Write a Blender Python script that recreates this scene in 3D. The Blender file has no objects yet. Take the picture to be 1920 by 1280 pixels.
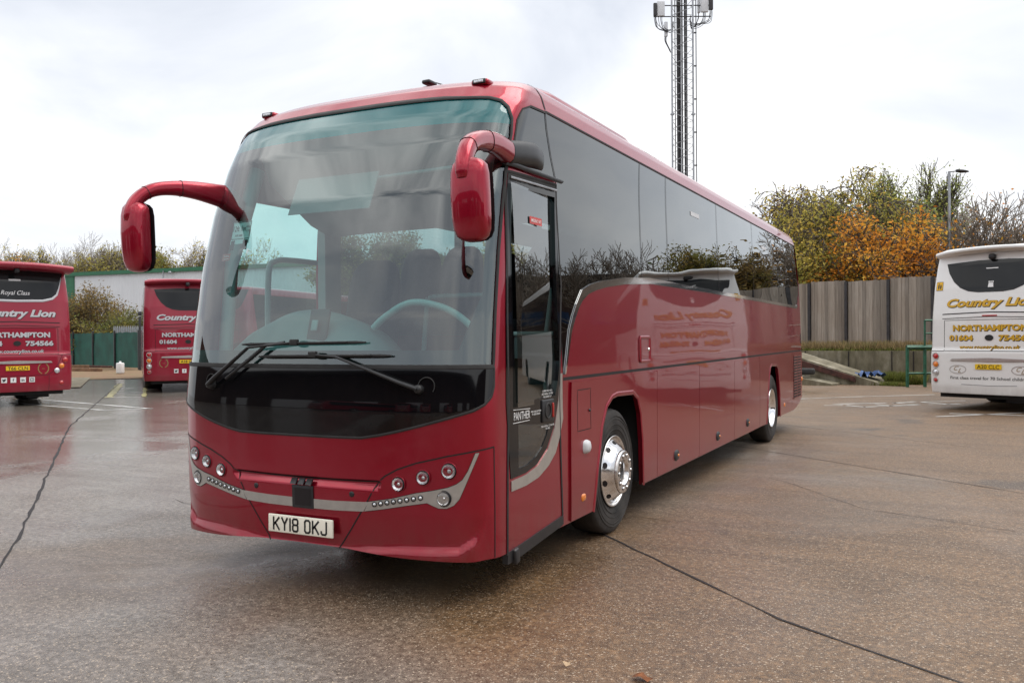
import bpy, bmesh, math, random
import numpy as np
from mathutils import Vector, Matrix
from mathutils.geometry import delaunay_2d_cdt
R = math.radians
PI = math.pi
scene = bpy.context.scene
col = scene.collection

# ------------------------------------------------------------------ camera
CX, CY, CZ, YAW, PITCH, ROLL, FL = 3.7928, -4.3958, 1.6344, -.4705, -.0056, -.0066, 1643.99
_f = Vector((math.sin(YAW) * math.cos(PITCH), math.cos(YAW) * math.cos(PITCH), math.sin(PITCH)))
_r = Vector((math.cos(YAW), -math.sin(YAW), 0)); _u = _r.cross(_f)
_c, _s = math.cos(ROLL), math.sin(ROLL)
_r, _u = _c * _r + _s * _u, -_s * _r + _c * _u
cam_d = bpy.data.cameras.new("camera"); cam = bpy.data.objects.new("camera", cam_d); col.objects.link(cam)
m = Matrix.Identity(4)
for i in range(3):
    m[i][0], m[i][1], m[i][2] = _r[i], _u[i], -_f[i]
m[0][3], m[1][3], m[2][3] = CX, CY, CZ
cam.matrix_world = m
cam_d.sensor_width = 36; cam_d.lens = 36 * FL / 1920
cam_d.clip_start = .05; cam_d.clip_end = 3000
scene.camera = cam

def at(px, depth, z=0.0):
    """world point standing at image column px (of 1920), at a distance along the view axis"""
    f2 = Vector((math.sin(YAW), math.cos(YAW), 0)); r2 = Vector((math.cos(YAW), -math.sin(YAW), 0))
    p = Vector((CX, CY, 0)) + f2 * depth + r2 * ((px - 960) / FL * depth)
    p.z = z
    return p

# ------------------------------------------------------------------ world, sun, exposure
world = bpy.data.worlds.new("World"); scene.world = world; world.use_nodes = True
nt = world.node_tree; nt.nodes.clear()
N = nt.nodes.new; Lk = nt.links.new
out = N('ShaderNodeOutputWorld')
sky = N('ShaderNodeTexSky'); sky.sky_type = 'NISHITA'; sky.sun_disc = False
SUN_EL, SUN_AZ = R(60), R(52)
sky.sun_elevation = SUN_EL; sky.sun_rotation = SUN_AZ
bg1 = N('ShaderNodeBackground'); bg1.inputs[1].default_value = .12; Lk(sky.outputs[0], bg1.inputs[0])
tc = N('ShaderNodeTexCoord'); mp = N('ShaderNodeMapping'); mp.inputs['Scale'].default_value = (1, 1, 2.6)
Lk(tc.outputs['Generated'], mp.inputs[0])
nz = N('ShaderNodeTexNoise'); nz.inputs['Scale'].default_value = 1.9; nz.inputs['Detail'].default_value = 7
nz.inputs['Roughness'].default_value = .52; nz.inputs['Distortion'].default_value = .5
Lk(mp.outputs[0], nz.inputs[0])
cr = N('ShaderNodeValToRGB'); e = cr.color_ramp.elements
e[0].position = .36; e[0].color = (.50, .53, .59, 1); e[1].position = .66; e[1].color = (.84, .835, .83, 1)
k = cr.color_ramp.elements.new(.5); k.color = (.64, .66, .70, 1)
Lk(nz.outputs[0], cr.inputs[0])
nz2 = N('ShaderNodeTexNoise'); nz2.inputs['Scale'].default_value = 1.7; nz2.inputs['Detail'].default_value = 6; nz2.inputs['Roughness'].default_value = .55; nz2.inputs['Distortion'].default_value = .8
Lk(mp.outputs[0], nz2.inputs[0])
cr2 = N('ShaderNodeValToRGB'); e = cr2.color_ramp.elements; e[0].position = .36; e[0].color = (.36, .39, .44, 1); e[1].position = .64; e[1].color = (1.75, 1.72, 1.68, 1)
Lk(nz2.outputs[0], cr2.inputs[0])
sx = N('ShaderNodeSeparateXYZ'); Lk(tc.outputs['Generated'], sx.inputs[0])
mr = N('ShaderNodeMapRange'); mr.inputs['From Min'].default_value = .38; mr.inputs['From Max'].default_value = .62; Lk(sx.outputs[2], mr.inputs[0])
mxc = N('ShaderNodeMix'); mxc.data_type = 'RGBA'; Lk(mr.outputs[0], mxc.inputs[0]); Lk(cr.outputs[0], mxc.inputs[6]); Lk(cr2.outputs[0], mxc.inputs[7])
bg2 = N('ShaderNodeBackground'); bg2.inputs[1].default_value = 1.22; Lk(mxc.outputs[2], bg2.inputs[0])
mx = N('ShaderNodeMixShader'); mx.inputs[0].default_value = .93
Lk(bg1.outputs[0], mx.inputs[1]); Lk(bg2.outputs[0], mx.inputs[2]); Lk(mx.outputs[0], out.inputs[0])

sun_d = bpy.data.lights.new("sun", 'SUN'); sun_d.energy = 1.3; sun_d.angle = R(40); sun_d.color = (1, .96, .9)
sun = bpy.data.objects.new("sun", sun_d); col.objects.link(sun)
_sd = Vector((math.sin(SUN_AZ) * math.cos(SUN_EL), math.cos(SUN_AZ) * math.cos(SUN_EL), math.sin(SUN_EL)))
sun.rotation_euler = _sd.to_track_quat('Z', 'Y').to_euler()
sun.location = (0, 0, 30)

scene.view_settings.view_transform = 'Standard'; scene.view_settings.look = 'None'
scene.view_settings.exposure = .32; scene.view_settings.gamma = 1
scene.render.engine = 'CYCLES'
cy = scene.cycles
cy.use_denoising = True; cy.max_bounces = 8; cy.transparent_max_bounces = 24; cy.glossy_bounces = 4
cy.sample_clamp_indirect = 6; cy.caustics_reflective = False; cy.caustics_refractive = False

# ------------------------------------------------------------------ materials
def newmat(name):
    mt = bpy.data.materials.new(name); mt.use_nodes = True
    t = mt.node_tree; b = t.nodes['Principled BSDF']
    return mt, t, b
def setp(b, **kw):
    names = dict(col='Base Color', rough='Roughness', metal='Metallic', spec='Specular IOR Level', coat='Coat Weight',
                 coatr='Coat Roughness', emis='Emission Color', ems='Emission Strength', alpha='Alpha', sheen='Sheen Weight', ior='IOR')
    for k_, v in kw.items():
        if k_ in ('col', 'emis') and len(v) == 3: v = (*v, 1)
        b.inputs[names[k_]].default_value = v
def coords(t, kind='Object', scale=(1, 1, 1)):
    a = t.nodes.new('ShaderNodeTexCoord'); mpp = t.nodes.new('ShaderNodeMapping'); mpp.inputs['Scale'].default_value = scale
    t.links.new(a.outputs[kind], mpp.inputs[0]); return mpp.outputs[0]
def noise(t, co, scale, detail=4, rough=.5, dist=0):
    n_ = t.nodes.new('ShaderNodeTexNoise'); n_.inputs['Scale'].default_value = scale; n_.inputs['Detail'].default_value = detail
    n_.inputs['Roughness'].default_value = rough; n_.inputs['Distortion'].default_value = dist
    t.links.new(co, n_.inputs[0]); return n_.outputs[0]
def ramp(t, fac, stops):
    c_ = t.nodes.new('ShaderNodeValToRGB'); el = c_.color_ramp.elements
    el[0].position = stops[0][0]; el[0].color = (*stops[0][1], 1); el[1].position = stops[-1][0]; el[1].color = (*stops[-1][1], 1)
    for p_, c2 in stops[1:-1]:
        q = el.new(p_); q.color = (*c2, 1)
    t.links.new(fac, c_.inputs[0]); return c_.outputs[0]
def mixc(t, fac, a, b_, mode='MIX'):
    n_ = t.nodes.new('ShaderNodeMix'); n_.data_type = 'RGBA'; n_.blend_type = mode
    for i_, v in ((0, fac), (6, a), (7, b_)):
        if hasattr(v, 'links'): t.links.new(v, n_.inputs[i_])
        else: n_.inputs[i_].default_value = v if i_ == 0 else (*v, 1)
    return n_.outputs[2]
def bump(t, b, h, strength=.2, dist=.01):
    n_ = t.nodes.new('ShaderNodeBump'); n_.inputs['Strength'].default_value = strength; n_.inputs['Distance'].default_value = dist
    t.links.new(h, n_.inputs['Height']); t.links.new(n_.outputs[0], b.inputs['Normal']); return n_
M = {}
def simple(name, col_, rough=.5, metal=0, coat=0, spec=.5, var=.12, vs=3.0, **kw):
    mt, t, b = newmat(name); setp(b, rough=rough, metal=metal, coat=coat, spec=spec, coatr=.03, **kw)
    co = coords(t); n_ = noise(t, co, vs, 5)
    lo = tuple(c * (1 - var) for c in col_); hi = tuple(min(1, c * (1 + var)) for c in col_)
    t.links.new(ramp(t, n_, [(.35, lo), (.65, hi)]), b.inputs['Base Color'])
    M[name] = mt; return mt
def paint(name, colr, colf, wob=.25, metal=.45, rough=.34):
    mt, t, b = newmat(name); setp(b, metal=metal, rough=rough, coat=.75, coatr=.025, spec=.3)
    co = coords(t)
    fl = noise(t, co, 900, 2)
    base = ramp(t, fl, [(.4, colr), (.7, colf)])
    dirt = noise(t, co, 2.2, 6, .6)
    base = mixc(t, ramp(t, dirt, [(.5, (0, 0, 0)), (.85, (.05, .05, .05))]), base, (.22, .15, .13))
    sz = t.nodes.new('ShaderNodeSeparateXYZ'); t.links.new(co, sz.inputs[0])
    film = mixc(t, 1., ramp(t, sz.outputs[2], [(.28, (.26, .26, .26)), (.62, (0, 0, 0))]), ramp(t, noise(t, coords(t, scale=(1, 1, .35)), 3.2, 7, .7), [(.38, (0, 0, 0)), (.62, (1, 1, 1))]), 'MULTIPLY')
    base = mixc(t, film, base, (.16, .12, .10)); rf = t.nodes.new('ShaderNodeMapRange'); t.links.new(film, rf.inputs[0]); rf.inputs['To Min'].default_value = .025; rf.inputs['To Max'].default_value = .35; t.links.new(rf.outputs[0], b.inputs['Coat Roughness'])
    t.links.new(base, b.inputs['Base Color'])
    mpz = coords(t, scale=(1, .8, 1.6)); n2 = noise(t, mpz, 1.1, 1)
    bb = t.nodes.new('ShaderNodeBump'); bb.inputs['Strength'].default_value = wob; bb.inputs['Distance'].default_value = .02
    t.links.new(n2, bb.inputs['Height']); t.links.new(bb.outputs[0], b.inputs['Coat Normal'])
    M[name] = mt
paint('red', (.27, .002, .015), (.42, .004, .030), metal=.62, rough=.3)
paint('red_far', (.27, .008, .026), (.34, .014, .038), .1, .25, .4)
paint('white_paint', (.78, .78, .77), (.82, .82, .81), .1, 0, .4)
simple('silver', (.50, .48, .45), .38, .75, .3, var=.06, vs=20)
simple('chrome', (.86, .86, .87), .07, 1, var=.03)
simple('black_gloss', (.004, .004, .005), .04, 0, 0, spec=.45, var=.1)
simple('black_plastic', (.018, .018, .02), .42, var=.2, vs=12)
simple('black_frit', (.012, .012, .013), .25, var=.1)
simple('rubber', (.022, .021, .021), .72, var=.25, vs=9)
simple('tyre', (.030, .027, .025), .75, var=.55, vs=5)
simple('seam', (.008, .004, .005), .7)
simple('underbody', (.012, .012, .012), .8)
simple('grey_plastic', (.10, .115, .115), .6, var=.1)
simple('light_grey', (.34, .37, .37), .5, var=.06)
simple('dash_grey', (.19, .215, .215), .6, var=.08)
simple('rail', (.42, .50, .49), .3, var=.04)
simple('seat_fabric', (.014, .014, .02), .9, var=.4, vs=30)
simple('ceiling', (.28, .30, .30), .8, var=.05)
simple('dark_glass', (.012, .013, .014), .04, spec=.35, var=.1)
simple('orange_lens', (.75, .20, .01), .2, coat=1, var=.1, vs=60)
simple('red_lens', (.45, .008, .008), .2, coat=1, var=.1, vs=60)
simple('clear_lens', (.62, .64, .66), .12, .55, 1, var=.35, vs=70)
simple('plate_white', (.93, .89, .76), .35, var=.03)
simple('plate_yellow', (.80, .52, .02), .35, var=.03)
simple('ink', (.008, .008, .008), .5)
simple('white_ink', (.78, .78, .78), .5, var=.03)
simple('silver_ink', (.52, .52, .54), .4, .1, var=.04)
simple('gold_ink', (.62, .36, .02), .4, var=.06)
simple('gold_thin', (.30, .20, .08), .4, .2)
simple('sign_yellow', (.80, .45, .01), .4, var=.05)
simple('sign_red', (.55, .05, .04), .4, var=.05)
simple('galvanised', (.34, .35, .37), .45, .6, var=.15, vs=6)
simple('dark_steel', (.045, .043, .045), .5, .4, var=.2, vs=6)
simple('pale_panel', (.62, .63, .65), .5, var=.05)
simple('clad_white', (.66, .67, .69), .45, var=.04, vs=.6)
simple('clad_green', (.02, .13, .06), .45, var=.12)
simple('green_steel', (.015, .10, .055), .5, var=.3, vs=8)
simple('rust', (.07, .025, .018), .8, var=.5, vs=7)
simple('blue_tarp', (.03, .08, .22), .45, var=.3, vs=8)
simple('line_white', (.60, .60, .58), .4, var=.2, vs=7)
simple('line_yellow', (.34, .31, .12), .45, var=.25, vs=5)
simple('brick_dark', (.06, .035, .028), .85, var=.35, vs=1.2)
simple('roof_dark', (.03, .027, .028), .8, var=.25, vs=1.0)
simple('pane_blue', (.04, .07, .14), .08, var=.3, vs=1)
simple('trunk_bark', (.10, .084, .068), .9, var=.35, vs=5)
simple('twig_bark', (.26, .22, .18), .9, var=.3, vs=3)
simple('net_green', (.006, .075, .055), .7, var=.25, vs=1.3)
simple('timber_new', (.20, .11, .06), .8, var=.3, vs=5)
simple('leaf_litter', (.16, .05, .012), .7, var=.5, vs=30)
simple('pale_leaf', (.40, .28, .17), .7, var=.3, vs=30)
def glass(name, tint, r0=.05, boost=1.0, wob=0.0):
    mt = bpy.data.materials.new(name); mt.use_nodes = True; t = mt.node_tree; t.nodes.clear()
    o_ = t.nodes.new('ShaderNodeOutputMaterial'); tr = t.nodes.new('ShaderNodeBsdfTransparent'); tr.inputs[0].default_value = (*tint, 1)
    g = t.nodes.new('ShaderNodeBsdfGlossy'); g.inputs['Roughness'].default_value = 0.0; g.inputs[0].default_value = (.94, .97, .98, 1)
    lw = t.nodes.new('ShaderNodeLayerWeight'); lw.inputs[0].default_value = .5
    p = t.nodes.new('ShaderNodeMath'); p.operation = 'POWER'; p.inputs[1].default_value = 4.2; t.links.new(lw.outputs['Facing'], p.inputs[0])
    q = t.nodes.new('ShaderNodeMath'); q.operation = 'MULTIPLY_ADD'; q.inputs[1].default_value = boost; q.inputs[2].default_value = r0; q.use_clamp = True
    t.links.new(p.outputs[0], q.inputs[0])
    mxs = t.nodes.new('ShaderNodeMixShader'); t.links.new(q.outputs[0], mxs.inputs[0]); t.links.new(tr.outputs[0], mxs.inputs[1]); t.links.new(g.outputs[0], mxs.inputs[2])
    if wob:
        co = coords(t, scale=(1, .7, 1.5)); n2 = noise(t, co, 1.3, 1)
        bb = t.nodes.new('ShaderNodeBump'); bb.inputs['Strength'].default_value = wob; bb.inputs['Distance'].default_value = .02
        t.links.new(n2, bb.inputs['Height']); t.links.new(bb.outputs[0], g.inputs['Normal']); t.links.new(bb.outputs[0], lw.inputs['Normal'])
    t.links.new(mxs.outputs[0], o_.inputs[0]); M[name] = mt
glass('glass_screen', (.46, .74, .72), .14, .9)
glass('glass_clear', (.80, .90, .88), .06, 1.0)
glass('glass_dark', (.03, .033, .033), .07, 1.2, .22)
glass('glass_door', (.42, .48, .47), .10, 1.3, .12)
def band_glass():
    glass('glass_band', (.22, .62, .62), .10, 1.0); t = M['glass_band'].node_tree
    tr = [n for n in t.nodes if n.type == 'BSDF_TRANSPARENT'][0]; mxs = [n for n in t.nodes if n.type == 'MIX_SHADER'][0]
    d = t.nodes.new('ShaderNodeBsdfTranslucent'); d.inputs[0].default_value = (.06, .62, .62, 1); d2 = t.nodes.new('ShaderNodeBsdfDiffuse'); d2.inputs[0].default_value = (.05, .42, .44, 1)
    m0 = t.nodes.new('ShaderNodeMixShader'); m0.inputs[0].default_value = .5; t.links.new(d.outputs[0], m0.inputs[1]); t.links.new(d2.outputs[0], m0.inputs[2])
    m1 = t.nodes.new('ShaderNodeMixShader'); m1.inputs[0].default_value = .55; t.links.new(tr.outputs[0], m1.inputs[1]); t.links.new(m0.outputs[0], m1.inputs[2]); t.links.new(m1.outputs[0], mxs.inputs[1])
band_glass()
glass('lens_glass', (.95, .95, .95), .08, 1.0)
def leafmat(name, a, b_, c_, scale=.55):
    mt, t, b = newmat(name); setp(b, rough=.65, spec=.3)
    g = t.nodes.new('ShaderNodeNewGeometry')
    co = coords(t); n_ = noise(t, co, scale, 5, .7)
    c1 = ramp(t, n_, [(.36, a), (.5, b_), (.64, c_)])
    rnd = ramp(t, g.outputs['Random Per Island'], [(0, (.55, .55, .55)), (1, (1.35, 1.35, 1.35))])
    cc = mixc(t, 1.0, c1, rnd, 'MULTIPLY'); t.links.new(cc, b.inputs['Base Color'])
    tl = t.nodes.new('ShaderNodeBsdfTranslucent'); t.links.new(cc, tl.inputs[0]); ms_ = t.nodes.new('ShaderNodeMixShader'); ms_.inputs[0].default_value = .42
    o_ = [n for n in t.nodes if n.type == 'OUTPUT_MATERIAL'][0]; t.links.new(b.outputs[0], ms_.inputs[1]); t.links.new(tl.outputs[0], ms_.inputs[2]); t.links.new(ms_.outputs[0], o_.inputs[0]); M[name] = mt
leafmat('leaf_willow', (0.331, 0.344, 0.079), (0.526, 0.444, 0.102), (0.661, 0.444, 0.091))
leafmat('leaf_green', (0.259, 0.33, 0.081), (0.389, 0.45, 0.13), (0.517, 0.496, 0.146))
leafmat('leaf_orange', (0.598, 0.216, 0.034), (0.782, 0.346, 0.046), (0.759, 0.52, 0.09))
leafmat('leaf_yellow', (.36, .34, .09), (.52, .45, .12), (.56, .44, .10))
leafmat('leaf_brown', (.10, .05, .03), (.16, .08, .04), (.22, .11, .05))
leafmat('leaf_darkgreen', (0.14, 0.172, 0.047), (0.234, 0.218, 0.055), (0.374, 0.25, 0.062))
leafmat('leaf_shrub', (0.163, 0.15, 0.056), (0.275, 0.175, 0.062), (0.237, 0.225, 0.069))
leafmat('grass', (.10, .12, .03), (.15, .17, .035), (.24, .20, .08), 2.0)
leafmat('dry_grass', (.22, .17, .08), (.28, .2, .1), (.2, .19, .07), 2.0)

# tyre compound, wet concrete ground, weathered boards, stained concrete
def ground_mat():
    mt, t, b = newmat('ground'); co = coords(t)
    def math_(op, a_, b_, clamp=False):
        n_ = t.nodes.new('ShaderNodeMath'); n_.operation = op; n_.use_clamp = clamp
        for i_, v in ((0, a_), (1, b_)):
            if hasattr(v, 'links'): t.links.new(v, n_.inputs[i_])
            else: n_.inputs[i_].default_value = v
        return n_.outputs[0]
    sep = t.nodes.new('ShaderNodeSeparateXYZ'); t.links.new(co, sep.inputs[0])
    # the yard falls away to the left, where a film of water stands
    side = math_('MULTIPLY', math_('ADD', sep.outputs[0], math_('MULTIPLY', sep.outputs[1], .25)), .022)
    big = noise(t, co, .16, 4, .6, .3); mid = noise(t, co, .9, 6, .62, .4); fine = noise(t, co, 22, 5, .75)
    bigs = math_('SUBTRACT', big, side)
    basec = ramp(t, bigs, [(.41, (.165, .098, .050)), (.49, (.172, .126, .092)), (.60, (.195, .176, .16))])
    basec = mixc(t, ramp(t, mid, [(.34, (.42, .42, .42)), (.58, (0, 0, 0))]), basec, (.062, .042, .029))
    basec = mixc(t, .75, basec, ramp(t, fine, [(.32, (.25, .22, .2)), (.52, (1, 1, 1)), (.68, (2.1, 2.1, 2.1))]), 'MULTIPLY')
    rot = t.nodes.new('ShaderNodeMapping'); rot.inputs['Rotation'].default_value = (0, 0, .66); rot.inputs['Scale'].default_value = (.22, 2.4, 1); a_ = t.nodes.new('ShaderNodeTexCoord'); t.links.new(a_.outputs['Object'], rot.inputs[0])
    basec = mixc(t, 1., basec, ramp(t, noise(t, rot.outputs[0], 1.3, 5, .65), [(.32, (.70, .67, .64)), (.5, (1, 1, 1)), (.7, (1.12, 1.12, 1.13))]), 'MULTIPLY')
    basec = mixc(t, ramp(t, noise(t, co, .55, 3, .5), [(.30, (.7, .7, .7)), (.345, (0, 0, 0))]), basec, (.05, .038, .03))
    def stones(scale, r0, r1, ch, a0, a1, colr, base_):
        v = t.nodes.new('ShaderNodeTexVoronoi'); v.inputs['Scale'].default_value = scale; t.links.new(co, v.inputs[0])
        sl_ = t.nodes.new('ShaderNodeSeparateColor'); t.links.new(v.outputs['Color'], sl_.inputs[0])
        sp = ramp(t, v.outputs['Distance'], [(r0, (1, 1, 1)), (r1, (0, 0, 0))]); se = ramp(t, sl_.outputs[ch], [(a0, (0, 0, 0)), (a1, (.9, .9, .9))])
        return mixc(t, mixc(t, 1., sp, se, 'MULTIPLY'), base_, colr), sp
    basec, sp = stones(110, .2, .42, 0, .58, .8, (.42, .33, .24), basec)
    basec, _1 = stones(95, .2, .42, 1, .6, .8, (.03, .018, .010), basec)
    basec, _2 = stones(48, .16, .34, 2, .74, .86, (.46, .37, .28), basec)
    basec, _3 = stones(40, .14, .30, 0, .80, .9, (.035, .02, .012), basec)
    t.links.new(basec, b.inputs['Base Color'])
    mw = coords(t, scale=(1.0, .8, 1)); wet = math_('ADD', noise(t, mw, .33, 6, .62, .6), side)
    rg = ramp(t, wet, [(.36, (.15, .15, .15)), (.46, (.31, .31, .31)), (.58, (.50, .50, .50))])
    t.links.new(rg, b.inputs['Roughness']); t.links.new(ramp(t, wet, [(.38, (.8, .8, .8)), (.60, (.5, .5, .5))]), b.inputs['Specular IOR Level'])
    hb = math_('ADD', noise(t, co, 60, 5, .7), math_('MULTIPLY', sp, .5))
    bm_ = bump(t, b, hb, .42, .007)
    st = ramp(t, wet, [(.38, (.12, .12, .12)), (.56, (.6, .6, .6))]); t.links.new(st, bm_.inputs['Strength'])
    M['ground'] = mt
ground_mat()
def board_mat():
    mt, t, b = newmat('boards'); setp(b, rough=.85)
    co = coords(t, scale=(1, 1, .06)); n1 = noise(t, co, 16, 5, .7); n2 = noise(t, coords(t), .8, 4)
    c1 = ramp(t, n1, [(.3, (.17, .15, .13)), (.5, (.30, .275, .245)), (.7, (.41, .38, .345))])
    g = t.nodes.new('ShaderNodeNewGeometry'); bd_ = ramp(t, g.outputs['Random Per Island'], [(0, (.66, .64, .62)), (.5, (1, .97, .93)), (1, (1.25, 1.22, 1.18))])
    t.links.new(mixc(t, 1., mixc(t, n2, c1, (.22, .18, .145)), bd_, 'MULTIPLY'), b.inputs['Base Color']); bump(t, b, n1, .5, .01); M['boards'] = mt
board_mat()
def conc_mat():
    mt, t, b = newmat('concrete'); setp(b, rough=.85)
    n1 = noise(t, coords(t, scale=(1, 1, .5)), 2.2, 8, .65); n2 = noise(t, coords(t, scale=(1, 1, .12)), 5, 5, .6)
    c1 = ramp(t, n1, [(.3, (.085, .075, .042)), (.5, (.19, .165, .11)), (.7, (.33, .30, .235))])
    t.links.new(mixc(t, ramp(t, n2, [(.45, (0, 0, 0)), (.7, (.75, .75, .75))]), c1, (.075, .062, .038)), b.inputs['Base Color'])
    bump(t, b, n1, .4, .02); M['concrete'] = mt
conc_mat()
def alloy_mat():
    mt, t, b = newmat('alloy'); setp(b, metal=1); n1 = noise(t, coords(t), 7, 7, .7)
    t.links.new(ramp(t, n1, [(.42, (.84, .84, .85)), (.68, (.50, .46, .42))]), b.inputs['Base Color']); t.links.new(ramp(t, n1, [(.4, (.07, .07, .07)), (.7, (.38, .38, .38))]), b.inputs['Roughness']); M['alloy'] = mt
alloy_mat()
def gravel_mat():
    mt, t, b = newmat('gravel'); setp(b, rough=.9)
    n1 = noise(t, coords(t), 1.5, 9, .8)
    t.links.new(ramp(t, n1, [(.3, (.09, .05, .025)), (.5, (.22, .13, .07)), (.62, (.15, .14, .05)), (.75, (.36, .29, .2))]), b.inputs['Base Color']); M['gravel'] = mt
gravel_mat()

# ------------------------------------------------------------------ object helpers
def tag(o, label=None, cat=None, group=None, kind=None):
    if label: o['label'] = label
    if cat: o['category'] = cat
    if group: o['group'] = group
    if kind: o['kind'] = kind
    return o
def empty(name, label, cat, loc=(0, 0, 0), rz=0, group=None):
    o = bpy.data.objects.new(name, None); col.objects.link(o); o.location = loc; o.rotation_euler = (0, 0, rz); o.empty_display_size = .3
    return tag(o, label, cat, group)
class MB:
    def __init__(self): self.v = []; self.f = []; self.n = []; self.smooth = []
    def add(self, vs, fs, smooth=False, normals=None):
        b = len(self.v); self.v += [tuple(p) for p in vs]; self.f += [tuple(i + b for i in f) for f in fs]
        self.smooth += [smooth] * len(fs)
        self.n += [tuple(n_) for n_ in normals] if normals else [None] * len(vs)
        return self
    def box(self, c, s, rz=0, rx=0, ry=0):
        mat = Matrix.Translation(c) @ Matrix.Rotation(rz, 4, 'Z') @ Matrix.Rotation(rx, 4, 'X') @ Matrix.Rotation(ry, 4, 'Y')
        hx, hy, hz = s[0] / 2, s[1] / 2, s[2] / 2
        vs = [mat @ Vector((x, y, z)) for x in (-hx, hx) for y in (-hy, hy) for z in (-hz, hz)]
        return self.add(vs, [(0, 1, 3, 2), (4, 6, 7, 5), (0, 4, 5, 1), (2, 3, 7, 6), (0, 2, 6, 4), (1, 5, 7, 3)])
    def bbox(self, c, s, bev=.01, rz=0, rx=0, ry=0):
        """box with bevelled edges"""
        bm = bmesh.new(); bmesh.ops.create_cube(bm, size=1)
        bmesh.ops.scale(bm, vec=s, verts=bm.verts)
        bmesh.ops.bevel(bm, geom=bm.edges[:], offset=bev, segments=3, affect='EDGES', profile=.5)
        mat = Matrix.Translation(c) @ Matrix.Rotation(rz, 4, 'Z') @ Matrix.Rotation(rx, 4, 'X') @ Matrix.Rotation(ry, 4, 'Y')
        bm.verts.index_update(); vs = [mat @ v.co for v in bm.verts]; fs = [[v.index for v in f.verts] for f in bm.faces]; bm.free()
        return self.add(vs, fs, True)
    def tube(self, pts, rad, seg=8, caps=True, smooth=True, flat=None):
        """pts polyline, rad scalar or list; flat=(a,b) scales the ring axes"""
        pts = [Vector(p) for p in pts]; n_ = len(pts); rad = rad if isinstance(rad, (list, tuple)) else [rad] * n_
        vs = []; up = None
        for i, p in enumerate(pts):
            d = (pts[min(i + 1, n_ - 1)] - pts[max(i - 1, 0)]).normalized()
            if up is None: up = Vector((0, 0, 1)) if abs(d.z) < .9 else Vector((1, 0, 0))
            a = d.cross(up)
            if a.length < 1e-4: a = d.cross(Vector((0, 1, 0)))
            a.normalize(); b_ = a.cross(d).normalized(); up = b_
            fa, fb = flat if flat else (1, 1)
            for j in range(seg):
                t_ = 2 * PI * j / seg; vs.append(p + a * math.cos(t_) * rad[i] * fa + b_ * math.sin(t_) * rad[i] * fb)
        fs = [(i * seg + j, i * seg + (j + 1) % seg, (i + 1) * seg + (j + 1) % seg, (i + 1) * seg + j) for i in range(n_ - 1) for j in range(seg)]
        self.add(vs, fs, smooth)
        if caps:
            self.add(vs[:seg], [tuple(range(seg))[::-1]]); self.add(vs[-seg:], [tuple(range(seg))])
        return self
    def lathe(self, prof, origin, axis, seg=32, smooth=True, close=True):
        """prof [(radius, distance along axis)]"""
        ax = Vector(axis).normalized(); a = ax.orthogonal().normalized(); b_ = ax.cross(a); o = Vector(origin)
        vs = []; n_ = len(prof)
        for (r_, h) in prof:
            for j in range(seg):
                t_ = 2 * PI * j / seg; vs.append(o + ax * h + (a * math.cos(t_) + b_ * math.sin(t_)) * r_)
        fs = [(i * seg + j, i * seg + (j + 1) % seg, (i + 1) * seg + (j + 1) % seg, (i + 1) * seg + j) for i in range(n_ - 1) for j in range(seg)]
        return self.add(vs, fs, smooth)
    def prism(self, poly, z0, z1, tf=None):
        n_ = len(poly); vs = [Vector((x, y, z0)) for x, y in poly] + [Vector((x, y, z1)) for x, y in poly]
        if tf: vs = [tf @ v for v in vs]
        return self.add(vs, [tuple(range(n_))[::-1], tuple(range(n_, 2 * n_))] + [(i, (i + 1) % n_, n_ + (i + 1) % n_, n_ + i) for i in range(n_)])
    def build(self, name, mat, parent=None, autosmooth=False):
        me = bpy.data.meshes.new(name); me.from_pydata(self.v, [], self.f); me.update()
        if any(self.smooth): me.polygons.foreach_set('use_smooth', self.smooth)
        if isinstance(mat, (list, tuple)):
            for m_ in mat: me.materials.append(M[m_])
        else: me.materials.append(M[mat])
        if any(n_ is not None for n_ in self.n):
            nn = [(n_ if n_ is not None else (0, 0, 0)) for n_ in self.n]
            me.normals_split_custom_set_from_vertices(nn)
        o = bpy.data.objects.new(name, me); col.objects.link(o)
        if parent is not None: o.parent = parent
        return o
def copy_tree(o, parent=None):
    c = o.copy(); col.objects.link(c)
    if parent is not None: c.parent = parent
    for ch in [x for x in o.children]: copy_tree(ch, c)
    return c
def smoothstep(a, b, x):
    t = max(0, min(1, (x - a) / (b - a))); return t * t * (3 - 2 * t)
def spline(pts, n_=6, closed=False):
    """Catmull-Rom through points"""
    P = [Vector(p) for p in pts]; out_ = []; L = len(P)
    for i in range(L if closed else L - 1):
        p0, p1, p2, p3 = (P[(i - 1) % L], P[i], P[(i + 1) % L], P[(i + 2) % L]) if closed else (P[max(i - 1, 0)], P[i], P[i + 1], P[min(i + 2, L - 1)])
        for j in range(n_):
            t = j / n_
            out_.append(.5 * ((2 * p1) + (-p0 + p2) * t + (2 * p0 - 5 * p1 + 4 * p2 - p3) * t * t + (-p0 + 3 * p1 - 3 * p2 + p3) * t ** 3))
    if not closed: out_.append(P[-1])
    return [tuple(p) for p in out_]
_tcache = {}
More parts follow.
